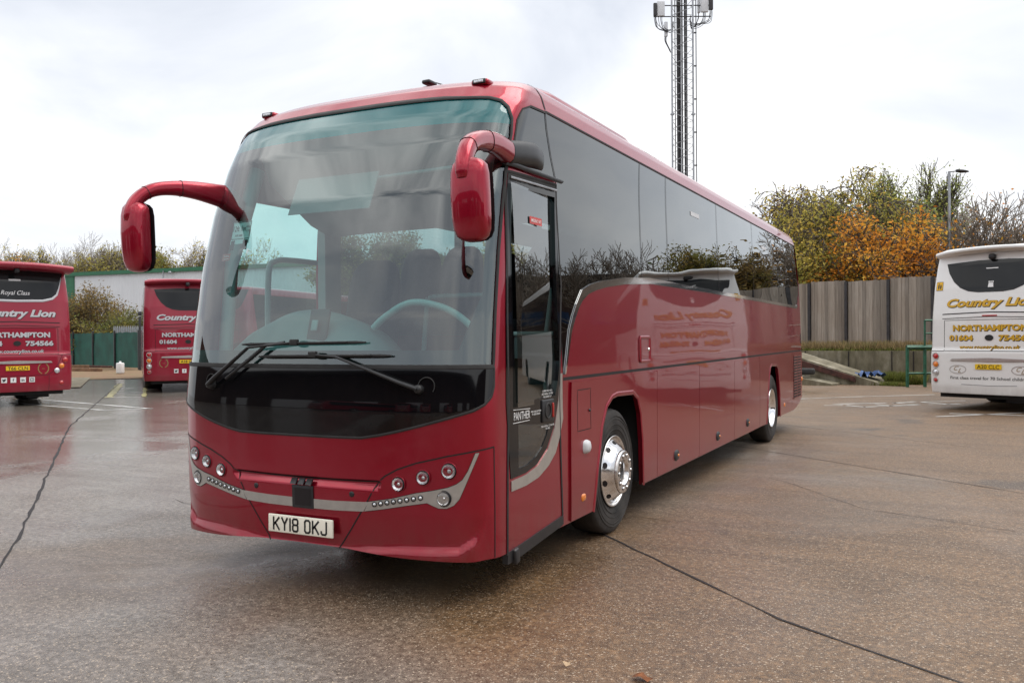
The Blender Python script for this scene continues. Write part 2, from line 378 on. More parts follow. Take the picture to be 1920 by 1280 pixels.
def text2d(s, size, bold=0.0, shear=0.0, xs=1.0, spacing=1.0):
    """(verts2d, faces, width) of a word, baseline at 0, centred in x"""
    key = (s, size, bold, shear, xs, spacing)
    if key in _tcache: return _tcache[key]
    cu = bpy.data.curves.new('t', 'FONT'); cu.body = s; cu.size = size; cu.offset = bold * size; cu.shear = shear; cu.space_character = spacing
    cu.align_x = 'CENTER'; cu.resolution_u = 3
    o = bpy.data.objects.new('t', cu); me = bpy.data.meshes.new_from_object(o)
    vs = [(v.co.x * xs, v.co.y) for v in me.vertices]; fs = [tuple(p.vertices) for p in me.polygons]
    bpy.data.objects.remove(o); bpy.data.curves.remove(cu); bpy.data.meshes.remove(me)
    w = max(v[0] for v in vs) - min(v[0] for v in vs) if vs else 0
    cx_ = (max(v[0] for v in vs) + min(v[0] for v in vs)) / 2 if vs else 0
    _tcache[key] = ([(x - cx_, y) for x, y in vs], fs, w); return _tcache[key]

# ------------------------------------------------------------------ coach shell: every panel lies on one smooth surface
class Shell:
    def __init__(s, vs, W, F, Z, Rr, D, n, Dr, nr, y1, disp=None):
        s.vs, s.W, s.F, s.Z, s.Rr = vs, W, F, Z, Rr; s.D, s.Dr = D, Dr; s.disp = disp
        s.w0 = np.interp(1.0, vs, W)
        def table(D_, n_):
            th = np.linspace(0, PI / 2, 400); x = np.sin(th) ** (2 / n_); y = 1 - np.cos(th) ** (2 / n_)
            S = np.concatenate([[0], np.cumsum(np.hypot(np.diff(x * s.w0), np.diff(y * D_)))]); return S, x, y
        s.t1, s.t2 = table(D, n), table(Dr, nr); s.S1 = s.t1[0][-1]
        s.f0 = np.interp(1.0, vs, F); s.r0 = np.interp(1.0, vs, Rr)
        s.S2 = s.S1 + (s.r0 - Dr) - (s.f0 + D); s.S3 = s.S2 + s.t2[0][-1]
    def base(s, u, v):
        w, f, z, r = (float(np.interp(v, s.vs, a)) for a in (s.W, s.F, s.Z, s.Rr)); a = abs(u); sg = 1 if u >= 0 else -1
        if a <= s.S1: x = w * float(np.interp(a, s.t1[0], s.t1[1])); y = f + s.D * float(np.interp(a, s.t1[0], s.t1[2]))
        elif a <= s.S2: x = w; y = (f + s.D) + (a - s.S1) / (s.S2 - s.S1) * ((r - s.Dr) - (f + s.D))
        else: x = w * float(np.interp(s.S3 - a, s.t2[0], s.t2[1])); y = r - s.Dr * float(np.interp(s.S3 - a, s.t2[0], s.t2[2]))
        return Vector((sg * x, y, z))
    def nrm0(s, u, v, e_=.004):
        a = s.base(u + e_, v) - s.base(u - e_, v); b_ = s.base(u, v + e_) - s.base(u, v - e_); n_ = a.cross(b_); return n_.normalized() if n_.length > 1e-9 else Vector((0, 0, 1))
    def pt(s, u, v, off=0, disp=True):
        p = s.base(u, v); o_ = off + (s.disp(u, v, p) if (s.disp and disp) else 0)
        return p + s.nrm0(u, v) * o_ if o_ else p
    def nrm(s, u, v, disp=True):
        if not (s.disp and disp): return s.nrm0(u, v)
        e_ = .004; a = s.pt(u + e_, v) - s.pt(u - e_, v); b_ = s.pt(u, v + e_) - s.pt(u, v - e_); n_ = a.cross(b_); return n_.normalized() if n_.length > 1e-9 else Vector((0, 0, 1))
    def ux(s, x, v):   # from x on the front to arc coordinate
        w = float(np.interp(v, s.vs, s.W)); return math.copysign(float(np.interp(min(abs(x) / w, 1), s.t1[1], s.t1[0])), x)
    def uy(s, y, v, side=1):  # from y on the flank to arc coordinate
        f, r = float(np.interp(v, s.vs, s.F)), float(np.interp(v, s.vs, s.Rr))
        if y < f + s.D: return side * float(np.interp((y - f) / s.D, s.t1[2], s.t1[0]))
        if y > r - s.Dr: return side * (s.S3 - float(np.interp((r - y) / s.Dr, s.t2[2], s.t2[0])))
        return side * (s.S1 + (y - f - s.D) / (r - s.Dr - f - s.D) * (s.S2 - s.S1))
    def fr(s, poly): return [(s.ux(x, z), z) for x, z in poly]
    def sd(s, poly, side=1): return [(s.uy(y, z, side), z) for y, z in poly]
def inside(poly, xs, ys):
    """vectorised point-in-polygon"""
    xs = np.asarray(xs); ys = np.asarray(ys); c_ = np.zeros(len(xs), bool); n_ = len(poly); j = n_ - 1
    for i in range(n_):
        xi, yi = poly[i]; xj, yj = poly[j]
        if yi != yj:
            c_ ^= ((yi > ys) != (yj > ys)) & (xs < (xj - xi) * (ys - yi) / (yj - yi) + xi)
        j = i
    return c_
def densify(poly, step, closed=True):
    o_ = []; n_ = len(poly)
    for i in range(n_ if closed else n_ - 1):
        a, b_ = poly[i], poly[(i + 1) % n_]; d = math.dist(a, b_); k_ = max(1, int(math.ceil(d / step)))
        o_ += [(a[0] + (b_[0] - a[0]) * t / k_, a[1] + (b_[1] - a[1]) * t / k_) for t in range(k_)]
    if not closed: o_.append(poly[-1])
    return o_
def seg_dist(poly, xs, ys):
    d = np.full(len(xs), 9e9); n_ = len(poly)
    P = np.stack([xs, ys], 1)
    for i in range(n_):
        a = np.array(poly[i]); b_ = np.array(poly[(i + 1) % n_]); ab = b_ - a; L = (ab ** 2).sum()
        if L < 1e-12: continue
        t = np.clip(((P - a) @ ab) / L, 0, 1); q = a + t[:, None] * ab; d = np.minimum(d, np.hypot(*(P - q).T))
    return d
def panel(mb, sh, poly, holes=(), off=0.0, gs=.04, gz=.04, xs=None, zs=None, thick=.0, disp=True, rim_holes=None):
    """polygon in shell coordinates -> smooth mesh on the shell, with a rim of given thickness"""
    st = min(gs, gz) if xs is None else .04
    P0 = densify(poly, max(st, .02)); H = [densify(h, max(st, .02)) for h in holes]
    x0, x1 = min(p[0] for p in poly), max(p[0] for p in poly); z0, z1 = min(p[1] for p in poly), max(p[1] for p in poly)
    gx = xs if xs is not None else np.arange(math.floor(x0 / gs) * gs, x1, gs)
    gy = zs if zs is not None else np.arange(math.floor(z0 / gz) * gz, z1, gz)
    XX, ZZ = np.meshgrid(gx, gy); X, Z_ = XX.ravel(), ZZ.ravel()
    k_ = inside(P0, X, Z_)
    for h in H: k_ &= ~inside(h, X, Z_)
    X, Z_ = X[k_], Z_[k_]
    if len(X):
        k_ = seg_dist(poly, X, Z_) > st * .35
        for h in holes: k_ &= seg_dist(h, X, Z_) > st * .35
        X, Z_ = X[k_], Z_[k_]
    pts = []; edges = []
    for loop in [P0] + H:
        b_ = len(pts); pts += loop; edges += [(b_ + i, b_ + (i + 1) % len(loop)) for i in range(len(loop))]
    pts += list(zip(X.tolist(), Z_.tolist()))
    vo, eo, fo, _, _, _ = delaunay_2d_cdt([Vector(p) for p in pts], edges, [], 0, 1e-6)
    vo = [(v.x, v.y) for v in vo]
    if not fo: return mb
    cx_ = np.array([sum(vo[i][0] for i in f) / len(f) for f in fo]); cy_ = np.array([sum(vo[i][1] for i in f) / len(f) for f in fo])
    k_ = inside(P0, cx_, cy_)
    for h in H: k_ &= ~inside(h, cx_, cy_)
    fs = [tuple(f) for f, q in zip(fo, k_) if q]
    used = sorted({i for f in fs for i in f}); ix = {a: b_ for b_, a in enumerate(used)}
    V = [sh.pt(*vo[i], off, disp) for i in used]; Nn = [sh.nrm(*vo[i], disp) for i in used]
    mb.add(V, [tuple(ix[i] for i in f) for f in fs], True, Nn)
    if thick:
        ed = {}
        for f in fs:
            for a, b_ in ((f[0], f[1]), (f[1], f[2]), (f[2], f[0])): ed[(a, b_)] = 1
        for (a, b_) in list(ed):
            if (b_, a) not in ed:
                pa, pb = sh.pt(*vo[a], off, disp), sh.pt(*vo[b_], off, disp); na, nb = sh.nrm0(*vo[a]), sh.nrm0(*vo[b_])
                rn = (pb - pa).cross(na)
                rn = rn.normalized() if rn.length > 1e-9 else na
                mb.add([pa, pb, pb - nb * thick, pa - na * thick], [(1, 0, 3, 2)], False, [rn] * 4)
    return mb
def ribbon(mb, sh, line, w, off=.002, closed=False, step=.04, raised=0.0, disp=True):
    """strip of width w (scalar or per-point list) along a shell polyline, slightly domed if raised"""
    if not isinstance(w, (list, tuple)): w = [w] * len(line)
    L = []; WW = []; n_ = len(line)
    for i in range(n_ if closed else n_ - 1):
        a, b_ = line[i], line[(i + 1) % n_]; k_ = max(1, int(math.ceil(math.dist(a, b_) / step)))
        for t in range(k_):
            L.append((a[0] + (b_[0] - a[0]) * t / k_, a[1] + (b_[1] - a[1]) * t / k_)); WW.append(w[i] + (w[(i + 1) % n_] - w[i]) * t / k_)
    if not closed: L.append(line[-1]); WW.append(w[-1])
    m_ = len(L); cols = (-1, -.6, 0, .6, 1) if raised else (-1, 1); nc = len(cols); vs = []; nn = []
    for i in range(m_):
        a = L[(i - 1) % m_] if (closed or i) else L[0]; b_ = L[(i + 1) % m_] if (closed or i < m_ - 1) else L[-1]
        dx, dz = b_[0] - a[0], b_[1] - a[1]; q = math.hypot(dx, dz) or 1; px_, pz_ = -dz / q, dx / q
        for c_ in cols:
            uu, vv = L[i][0] + px_ * c_ * WW[i] / 2, L[i][1] + pz_ * c_ * WW[i] / 2
            vs.append(sh.pt(uu, vv, off + raised * (1 - c_ * c_), disp)); n0 = sh.nrm(uu, vv, disp)
            if raised:
                tv = (sh.pt(uu + px_ * .01, vv + pz_ * .01) - sh.pt(uu, vv)).normalized(); n0 = (n0 + tv * c_ * .55).normalized()
            nn.append(n0)
    fs = []
    for i in range(m_ if closed else m_ - 1):
        j = (i + 1) % m_
        for c_ in range(nc - 1): fs.append((i * nc + c_, i * nc + c_ + 1, j * nc + c_ + 1, j * nc + c_))
    # orient outward
    if fs:
        a, b_, c2 = (vs[fs[0][0]], vs[fs[0][1]], vs[fs[0][2]]); g = (b_ - a).cross(c2 - b_)
        if g.dot(nn[fs[0][0]]) < 0: fs = [f[::-1] for f in fs]
    return mb.add(vs, fs, True, nn)
def decal(mb, sh, s, u, v, size, bold=0.0, shear=0.0, xs=1.0, off=.005, rot=0.0, flip=1, width=None, spacing=1.0, mid=True):
    """word laid on the shell, centred at (u, v)"""
    vs, fs, w = text2d(s, size, bold, shear, xs, spacing)
    k_ = (width / w) if width and w else 1; c_, s_ = math.cos(rot), math.sin(rot); dy = -size * .35 if mid else 0
    pp = [((x * k_) * c_ - (y + dy) * s_, (x * k_) * s_ + (y + dy) * c_) for x, y in vs]
    V = [sh.pt(u + x, v + y, off) for x, y in pp]; Nn = [sh.nrm0(u + x, v + y) for x, y in pp]
    return mb.add(V, fs, True, Nn)
def rect(x0, x1, z0, z1, r=0, n_=4):
    if not r: return [(x0, z0), (x1, z0), (x1, z1), (x0, z1)]
    o_ = []
    for cx_, cz_, a0 in ((x1 - r, z0 + r, -90), (x1 - r, z1 - r, 0), (x0 + r, z1 - r, 90), (x0 + r, z0 + r, 180)):
        o_ += [(cx_ + r * math.cos(R(a0 + 90 * i / n_)), cz_ + r * math.sin(R(a0 + 90 * i / n_))) for i in range(n_ + 1)]
    return o_
def ell(cx_, cz_, rx, rz, n_=24): return [(cx_ + rx * math.cos(2 * PI * i / n_), cz_ + rz * math.sin(2 * PI * i / n_)) for i in range(n_)]
def mir(poly, c_=0.0): return [(2 * c_ - x, z) for x, z in poly][::-1]

# ================================================================== ground and setting structure
def gpoly(name, poly, z, mat, kind='structure'):
    o = MB().add([(x, y, z) for x, y in poly], [tuple(range(len(poly)))]).build(name, mat); o['kind'] = kind; return o
gpoly('ground', [(-260, -120), (260, -120), (260, 420), (-260, 420)], 0, 'ground')
_rg = random.Random(5)
def crack(name, pts, w, z=.004, mat='seam', jag=.02):
    L = densify(pts, .25, False); vs = []; n_ = len(L)
    for i, (x, y) in enumerate(L):
        a = L[max(i - 1, 0)]; b_ = L[min(i + 1, n_ - 1)]; dx, dy = b_[0] - a[0], b_[1] - a[1]; q = math.hypot(dx, dy); nx_, ny_ = -dy / q, dx / q
        o_ = _rg.gauss(0, jag); ww = w * _rg.uniform(.5, 1.5) / 2
        vs += [(x + nx_ * (o_ + ww), y + ny_ * (o_ + ww), z), (x + nx_ * (o_ - ww), y + ny_ * (o_ - ww), z)]
    o = MB().add(vs, [(2 * i, 2 * i + 2, 2 * i + 3, 2 * i + 1) for i in range(n_ - 1)]).build(name, mat); o['kind'] = 'structure'; return o
crack('slab_joint', [(4.6, -.45), (3.80, .2), (2.87, .785), (1.24, 2.33), (-1.2, 4.35), (-6, 8.3)], .016, jag=.004)
crack('slab_joint', [(5.6, 4.98), (4.39, 5.93), (1.10, 8.44), (-1.5, 10.4)], .013, jag=.004)
crack('slab_joint', [(-1.5, -1.12), (-2.40, -.427), (-3.26, .31), (-11.04, 6.46), (-24, 18.06)], .026, jag=.008)
crack('slab_joint', [(4.2, 9.6), (.5, 12.4)], .012, jag=.006)
crack('ground_crack', [(-1.0, 1.1), (-1.9, 1.15), (-2.6, 1.75), (-3.3, 2.0)], .008, jag=.02)
crack('ground_crack', [(1.9, 5.9), (3.0, 4.4), (4.2, 3.9)], .007, jag=.02)
crack('ground_crack', [(-5.2, 3.9), (-5.5, 4.5), (-5.3, 4.9), (-6.0, 5.4)], .035, jag=.05)
def gseg(px0, py0, px1, py1, w=.09, name='parking_line', mat='line_white'):
    def g(px, py):
        kx = (px - 960) / FL; ky = (640 - py) / FL; d = _f + _r * kx + _u * ky; t = -CZ / d.z; return (CX + d.x * t, CY + d.y * t)
    return crack(name, [g(px0, py0), g(px1, py1)], w, .004, mat, .004)
for q in [(1570, 744.7, 1753, 739.6), (1500, 747.5, 1570, 745), (1560.5, 757.5, 1662, 755.6), (1545, 760, 1580, 760), (1587, 760, 1622, 762.8), (1620, 762.8, 1727, 758.5),
          (1640, 758, 1672, 761), (1675, 755, 1727, 758.7), (1675, 755.5, 1716, 753), (1726, 753.4, 1810, 751), (1728, 753.6, 1780, 757.6), (1740, 758.5, 1800, 757),
          (1755, 781, 1960, 772), (1780, 775, 1960, 780), (28, 745, 284, 766), (17, 755, 197, 769), (186, 768.8, 284, 765.6), (205, 745, 276, 743.6), (208, 738, 268, 735), (212, 731, 250, 727)]:
    gseg(*q)
gseg(226, 719, 204, 745, .2, 'bay_line', 'line_yellow'); gseg(272, 727, 270, 744, .12, 'bay_line', 'line_yellow')
def leafbit(name, p, label, mat, s):
    rg = random.Random(int(p[0] * 100)); mb = MB(); n_ = 9
    vs = [(p[0], p[1], .02)] + [(p[0] + s * math.cos(2 * PI * i / n_) * rg.uniform(.5, 1.2), p[1] + s * .6 * math.sin(2 * PI * i / n_) * rg.uniform(.5, 1.2), rg.uniform(.006, .03)) for i in range(n_)]
    o = mb.add(vs, [(0, 1 + i, 1 + (i + 1) % n_) for i in range(n_)], True).build(name, mat); tag(o, label, 'leaf')
leafbit('fallen_leaf', (2.06, -.42), 'pale curled leaf on the wet tarmac in front of the red coach', 'pale_leaf', .035)
leafbit('fallen_leaf', (2.44, -.42), 'flat dark red leaf on the tarmac right of the pale curled one', 'leaf_litter', .06)

# ================================================================== the main coach
zs_ = [0.2, .3, .55, .81, 1.2, 1.42, 1.77, 2.16, 2.56, 2.9, 3.10, 3.22, 3.25, 3.29, 3.34, 3.47, 4.41]
wz_ = [1.255, 1.262, 1.27, 1.27, 1.27, 1.27, 1.265, 1.255, 1.24, 1.225, 1.216, 1.21, 1.18, 1.14, 1.09, .96, .02]
fz_ = [.05, .036, .012, .005, 0, .025, .07, .14, .24, .37, .475, .56, .66, .78, .90, 1.10, 1.9]
hz_ = [0.2, .3, .55, .81, 1.2, 1.42, 1.77, 2.16, 2.56, 2.9, 3.10, 3.22, 3.32, 3.38, 3.42, 3.45, 3.475]
rz_ = [12.28, 12.28, 12.28, 12.3, 12.3, 12.3, 12.28, 12.25, 12.2, 12.1, 12.02, 11.95, 11.9, 11.85, 11.8, 11.6, 11.0]
LIPX = [0, .354, .709, 1.072, 1.158, 1.20]; LIPZ = [.335, .342, .372, .383, .447, .53]
def disp_main(u, v, p):
    if abs(u) > 1.7 or v > 1.0 or p.y > 1: return 0
    ax = abs(p.x - .03); d = 0
    if ax < 1.22:
        zl = float(np.interp(ax, LIPX, LIPZ)); d += .032 * smoothstep(0, .075, zl - v) * (1 - smoothstep(1.12, 1.21, ax))
    if v < .76:
        edge = .29 + (v - .33) / .42 * .32
        q = 1 - smoothstep(edge - .012, edge + .004, ax)
        d -= .028 * q * smoothstep(.685, .735, v) * (1 - smoothstep(.742, .752, v))
    return d
SH = Shell(zs_, wz_, fz_, hz_, rz_, .42, 2.75, .22, 2.6, 0, disp_main)
bus = empty('coach', 'large crimson coach in the middle with black lower screen and swan-neck mirrors', 'coach')
archF = [(1.93, .275), (2.0, .6), (2.10, .92), (2.2, 1.07), (2.33, 1.14), (2.45, 1.155), (2.85, 1.145), (2.97, 1.09), (3.05, .95), (3.1, .7), (3.14, .30)]
archR = [(8.82, .32), (8.90, .7), (9.0, 1.03), (9.08, 1.15), (9.18, 1.18), (9.58, 1.17), (9.70, 1.12), (9.78, .98), (9.86, .7), (9.92, .34)]
bot = [(0.0, .318)] + [(x, z) for x, z in [(.35, .315), (.70, .298), (1.07, .284), (1.24, .275)]]
rb = SH.fr(bot) + SH.sd([(.40, .272), (1.35, .272)] + archF + [(5, .305)] + archR + [(11.3, .34), (11.8, .42), (12.1, .52)]) + [(SH.S3, .52)]
outer = rb + [(SH.S3, 3.22), (-SH.S3, 3.22)] + [(-u, v) for u, v in rb[1:]][::-1]
# openings
wsR = [(1.257, 1.455), (1.252, 1.74), (1.24, 2.2), (1.226, 2.6), (1.208, 2.95), (1.195, 3.06), (1.165, 3.14), (1.12, 3.185), (1.05, 3.205), (.75, 3.213), (.3, 3.215)]
ws = SH.fr(wsR) + SH.fr([(-x, z) for x, z in wsR][::-1])
sideglass = [(1.405, 1.36), (1.51, 1.67), (1.60, 1.80), (1.70, 1.90), (1.83, 1.985), (2.2, 2.052), (2.735, 2.105), (3.42, 2.138), (5.41, 2.138), (9, 2.13), (11.62, 2.118), (11.75, 2.16),
             (11.95, 2.35), (12.0, 2.6), (11.93, 2.9), (11.82, 3.17), (11.7, 3.195), (1.22, 3.205), (.98, 3.195), (.86, 3.15), (.78, 3.06), (.72, 2.92), (.69, 2.765), (1.365, 2.765), (1.365, 1.36)]
sg = SH.sd(sideglass)
doorhole = [(.575, .76), (.9, .775), (1.07, .87), (1.19, 1.02), (1.27, 1.25), (1.295, 1.45), (1.285, 2.63), (.60, 2.61), (.56, 2.5)]
doorhole = [(.53, .735), (.75, .745), (.92, .78), (1.08, .87), (1.19, 1.0), (1.26, 1.18), (1.31, 1.4), (1.345, 1.6), (1.335, 2.68), (.60, 2.66)]
dh = SH.sd(doorhole)
offdrv = [(-u, v) for u, v in SH.sd([(.66, 1.60), (1.75, 1.60), (1.75, 2.72), (.82, 2.72)])]
offwin = [(-u, v) for u, v in SH.sd([(1.95, 1.95), (11.6, 1.95), (11.6, 3.18), (1.95, 3.18)])]
rearwin = None
gx = sorted(set([round(x, 3) for x in np.arange(-1.9, 1.9, .02)] + [round(s_ * x, 3) for s_ in (1, -1) for x in np.concatenate([np.arange(1.9, SH.S2, .25), np.arange(SH.S2, SH.S3, .04)])]))
gz_ = sorted(set([round(x, 3) for x in np.concatenate([np.arange(.28, 1.0, .02), np.arange(1.0, 3.22, .06)])]))
mb = MB(); panel(mb, SH, outer, [ws, sg, dh, offdrv, offwin], xs=np.array(gx), zs=np.array(gz_), thick=.03)
mb.build('body', 'red', bus)
# roof
gx2 = sorted(set([round(x, 3) for x in np.arange(-1.9, 1.9, .05)] + [round(s_ * x, 3) for s_ in (1, -1) for x in np.concatenate([np.arange(1.9, SH.S2, .5), np.arange(SH.S2, SH.S3, .05)])]))
def grid_panel(mb, sh, us, vs_, off=0.0):
    V = [sh.pt(u, v, off) for v in vs_ for u in us]; Nn = [sh.nrm(u, v) for v in vs_ for u in us]; n_ = len(us)
    return mb.add(V, [(j * n_ + i, j * n_ + i + 1, (j + 1) * n_ + i + 1, (j + 1) * n_ + i) for j in range(len(vs_) - 1) for i in range(n_ - 1)], True, Nn)
mb = MB(); grid_panel(mb, SH, [-SH.S3] + gx2 + [SH.S3], [3.22, 3.228, 3.236, 3.245, 3.255, 3.265, 3.28, 3.295, 3.31, 3.33, 3.36, 3.4, 3.44, 3.47, 3.6, 3.8, 4.0, 4.2, 4.40])
roof = mb.build('roof', 'red', bus)
mb = MB(); ribbon(mb, SH, SH.sd([(1.22, 3.213), (11.75, 3.203)]), .014, .003); ribbon(mb, SH, [(SH.uy(1.22 + .0 * i, 3.22 + i * .02), 3.22 + i * .02) for i in range(12)], .007, .002)
mb.build('drip_rail', 'seam', roof)
# air conditioning pod, low wedge on the roof
def loft(mb, rings, closed_ring=True, caps=True, smooth=True):
    n_ = len(rings[0]); vs = [p for r_ in rings for p in r_]
    fs = [(i * n_ + j, i * n_ + (j + 1) % n_, (i + 1) * n_ + (j + 1) % n_, (i + 1) * n_ + j) for i in range(len(rings) - 1) for j in range(n_ if closed_ring else n_ - 1)]
    mb.add(vs, fs, smooth)
    if caps: mb.add(rings[0], [tuple(range(n_))[::-1]]); mb.add(rings[-1], [tuple(range(n_))])
    return mb
rings = []
for y, h, w in [(1.30, .0, .80), (1.45, .06, .90), (1.65, .115, .95), (1.95, .14, .97), (3.6, .14, .97), (3.72, .12, .96), (4.05, .02, .9), (4.2, .0, .85)]:
    z0 = 3.44; rings.append([(-w, y, z0 - .05), (-w + .01, y, z0 + h * .6), (-w + .07, y, z0 + h * .95), (-w * .5, y, z0 + h + .01 + .012), (0, y, z0 + h + .03), (w * .5, y, z0 + h + .022), (w - .07, y, z0 + h * .95), (w - .01, y, z0 + h * .6), (w, y, z0 - .05)])
mb = MB(); loft(mb, rings, False, False); mb.build('air_conditioning_pod', 'red', roof)
mb = MB()
mb.box((.955, 2.7, 3.475), (.006, 2.0, .006)); mb.build('pod_fixings', 'black_plastic', roof)
# aerial
mb = MB(); mb.bbox((.38, 1.02, 3.475), (.07, .11, .03), .012); mb.tube([(.38, 1.0, 3.49), (.42, 1.25, 3.50), (.5, 1.6, 3.505)], .004, 6); mb.build('roof_aerial', 'black_plastic', roof)
# roof marker lamps
for x in (.93, -.93):
    v = 3.265; p = SH.pt(SH.ux(x, v), v, .0)
    mb = MB(); mb.bbox(p + Vector((0, .01, .004)), (.13, .10, .042), .018); ml = mb.build('marker_lamp', 'red', bus)
    mb = MB(); mb.bbox(p + Vector((-.0, -.036, .006)), (.10, .02, .032), .007); mb.build('lamp_rim', 'black_plastic', ml)
    mb = MB(); mb.bbox(p + Vector((-.0, -.047, .006)), (.072, .006, .018), .003); mb.build('lens', 'clear_lens', ml)
# windscreen: clear area, tinted band along the top, black printed edge inside it
band = 3.04
lower = [(x, z) for x, z in wsR if z <= band] ; upper = [(x, z) for x, z in wsR if z >= 3.0]
wl = SH.fr([(1.257, 1.455), (1.252, 1.74), (1.24, 2.2), (1.226, 2.6), (1.208, 2.95), (1.201, 3.02)])
wu = SH.fr([(1.201, 3.02), (1.195, 3.06), (1.165, 3.14), (1.12, 3.185), (1.05, 3.205), (.75, 3.213), (.3, 3.215)])
mb = MB(); panel(mb, SH, wl + [(-u, v) for u, v in wl][::-1], off=-.004, gs=.06, gz=.06); scr = mb.build('windscreen', 'glass_screen', bus)
mb = MB(); panel(mb, SH, wu + [(-u, v) for u, v in wu][::-1], off=-.004, gs=.06, gz=.06); mb.build('tinted_band', 'glass_band', scr)
mb = MB()
inner_r = SH.fr([(1.235, 1.455), (1.215, 1.56), (1.20, 1.9), (1.185, 2.4), (1.17, 2.8), (1.155, 2.98), (1.12, 3.08), (1.05, 3.13), (.9, 3.155), (.3, 3.165)])
wso = ws
fr_hole = [(SH.ux(1.10, 1.57), 1.555)] + inner_r[2:] + [(-u, v) for u, v in inner_r[2:]][::-1] + [(-SH.ux(1.10, 1.57), 1.555)]
panel(mb, SH, [(u * .998, v) for u, v in ws], [fr_hole], off=-.012, gs=.05, gz=.05); mb.build('printed_edge', 'black_frit', scr)
mb = MB(); ribbon(mb, SH, ws, .022, .003, True, .03, .004); mb.build('screen_seal', 'rubber', scr)
# black panel under the windscreen
bR = [(.3, 1.012), (.50, 1.015), (.62, 1.034), (.75, 1.062), (.87, 1.092), (1.0, 1.128), (1.12, 1.165), (1.19, 1.19), (1.235, 1.225), (1.255, 1.27), (1.260, 1.33), (1.258, 1.445)]
bp = SH.fr(bR); bp = bp + [(-u, v) for u, v in bp][::-1]
mb = MB(); panel(mb, SH, bp, off=.006, gs=.04, gz=.04, thick=.006); bpo = mb.build('lower_black_panel', 'black_gloss', bus)
mb = MB(); ribbon(mb, SH, bp, .018, .005, True, .03, .004); mb.build('panel_seal', 'rubber', bpo)
# bumper lines
C0 = .03
def F2(pts, s_=1): return SH.fr([(C0 + s_ * (x - C0), z) for x, z in pts])
for s_ in (1, -1):
    mb = MB()
    ribbon(mb, SH, F2([(.31, .31), (.40, .43), (.52, .60), (.60, .735), (.66, .785), (.746, .83), (.866, .872), (1.057, .918), (1.2, .946), (1.262, .962)], s_), .009, .0015)
    if s_ > 0: ribbon(mb, SH, F2([(1.262, .962), (1.262, .6), (1.25, .28)], s_), .008, .0015)
    mb.build('bumper_seam', 'seam', bus)
mb = MB(); ribbon(mb, SH, F2([(.61, .747), (.3, .740), (.03, .738)]) + F2([(.3, .740), (.61, .747)], -1), .014, .0015); mb.build('bonnet_seam', 'seam', bus)
# silver band across the middle
sb = F2([(.03, .552), (.3, .548), (.505, .556), (.545, .618), (.3, .606), (.03, .610)])
sb = F2([(.03, .548), (.3, .550), (.505, .558)]) + F2([(.545, .619), (.3, .610), (.03, .608)]) ; sbl = F2([(.3, .610), (.545, .619), (.505, .558), (.3, .550)], -1)
mb = MB(); panel(mb, SH, sb + sbl, off=.004, gs=.05, gz=.02, thick=.004); mb.build('silver_band', 'silver', bus)
# badge recess
mb = MB(); panel(mb, SH, SH.fr(rect(-.045, .125, .545, .69)), off=.008, thick=.008); tb = mb.build('badge_recess', 'black_plastic', bus)
mb = MB(); panel(mb, SH, SH.fr(rect(-.022, .108, .562, .672)), off=.0095); mb.build('recess_floor', 'seam', tb)
for i in range(3):
    mb = MB(); panel(mb, SH, SH.fr(rect(-.045 + .062 * i, .0 + .062 * i, .70, .735)), off=.034, thick=.012); mb.build('badge_square', 'black_plastic', tb)
# number plate
pc = Vector((.037, -.016, .435))
mb = MB(); mb.bbox(pc, (.525, .016, .115), .006); pl = mb.build('number_plate', 'plate_white', bus)
GL = {'K': (.7, [[(0, 0), (0, 1)], [(.02, .38), (.7, 1)], [(.22, .58), (.7, 0)]]), 'Y': (.7, [[(0, 1), (.35, .5), (.7, 1)], [(.35, .5), (.35, 0)]]), '1': (.0, [[(0, 0), (0, 1)]]),
      '8': (.62, [[(.1, .52), (0, .65), (0, .88), (.12, 1), (.5, 1), (.62, .88), (.62, .65), (.52, .52), (.1, .52), (0, .4), (0, .12), (.12, 0), (.5, 0), (.62, .12), (.62, .4), (.52, .52)]]),
      'O': (.62, [[(0, .14), (0, .86), (.14, 1), (.48, 1), (.62, .86), (.62, .14), (.48, 0), (.14, 0), (0, .14)]]), 'J': (.6, [[(0, .24), (0, .12), (.12, 0), (.48, 0), (.6, .12), (.6, 1)]]), ' ': (.2, [])}
def plate_glyphs(parent, txt, cx, y, cz, h, width, sw):
    adv = sum(GL[c][0] for c in txt) + .34 * (len(txt) - 1); k_ = width / adv / 1.0; x0 = cx - width / 2
    for c in txt:
        mb = MB()
        for ln in GL[c][1]:
            P_ = [(x0 + a_ * k_, cz - h / 2 + b_ * h) for a_, b_ in ln]
            for i in range(len(P_) - 1):
                (ax_, az_), (bx_, bz_) = P_[i], P_[i + 1]; d_ = math.hypot(bx_ - ax_, bz_ - az_) or 1; nx_, nz_ = -(bz_ - az_) / d_ * sw / 2, (bx_ - ax_) / d_ * sw / 2
                ex, ez = (bx_ - ax_) / d_ * sw * .3, (bz_ - az_) / d_ * sw * .3; yy = y - .0003 * (i % 2)
                mb.add([(ax_ - ex + nx_, yy, az_ - ez + nz_), (ax_ - ex - nx_, yy, az_ - ez - nz_), (bx_ + ex - nx_, yy, bz_ + ez - nz_), (bx_ + ex + nx_, yy, bz_ + ez + nz_)], [(0, 1, 2, 3)])
        if mb.v: mb.build('plate_character', 'ink', parent)
        x0 += (GL[c][0] + .34) * k_
plate_glyphs(pl, 'KY18 OKJ', pc.x, pc.y - .0095, pc.z, .078, .43, .013)
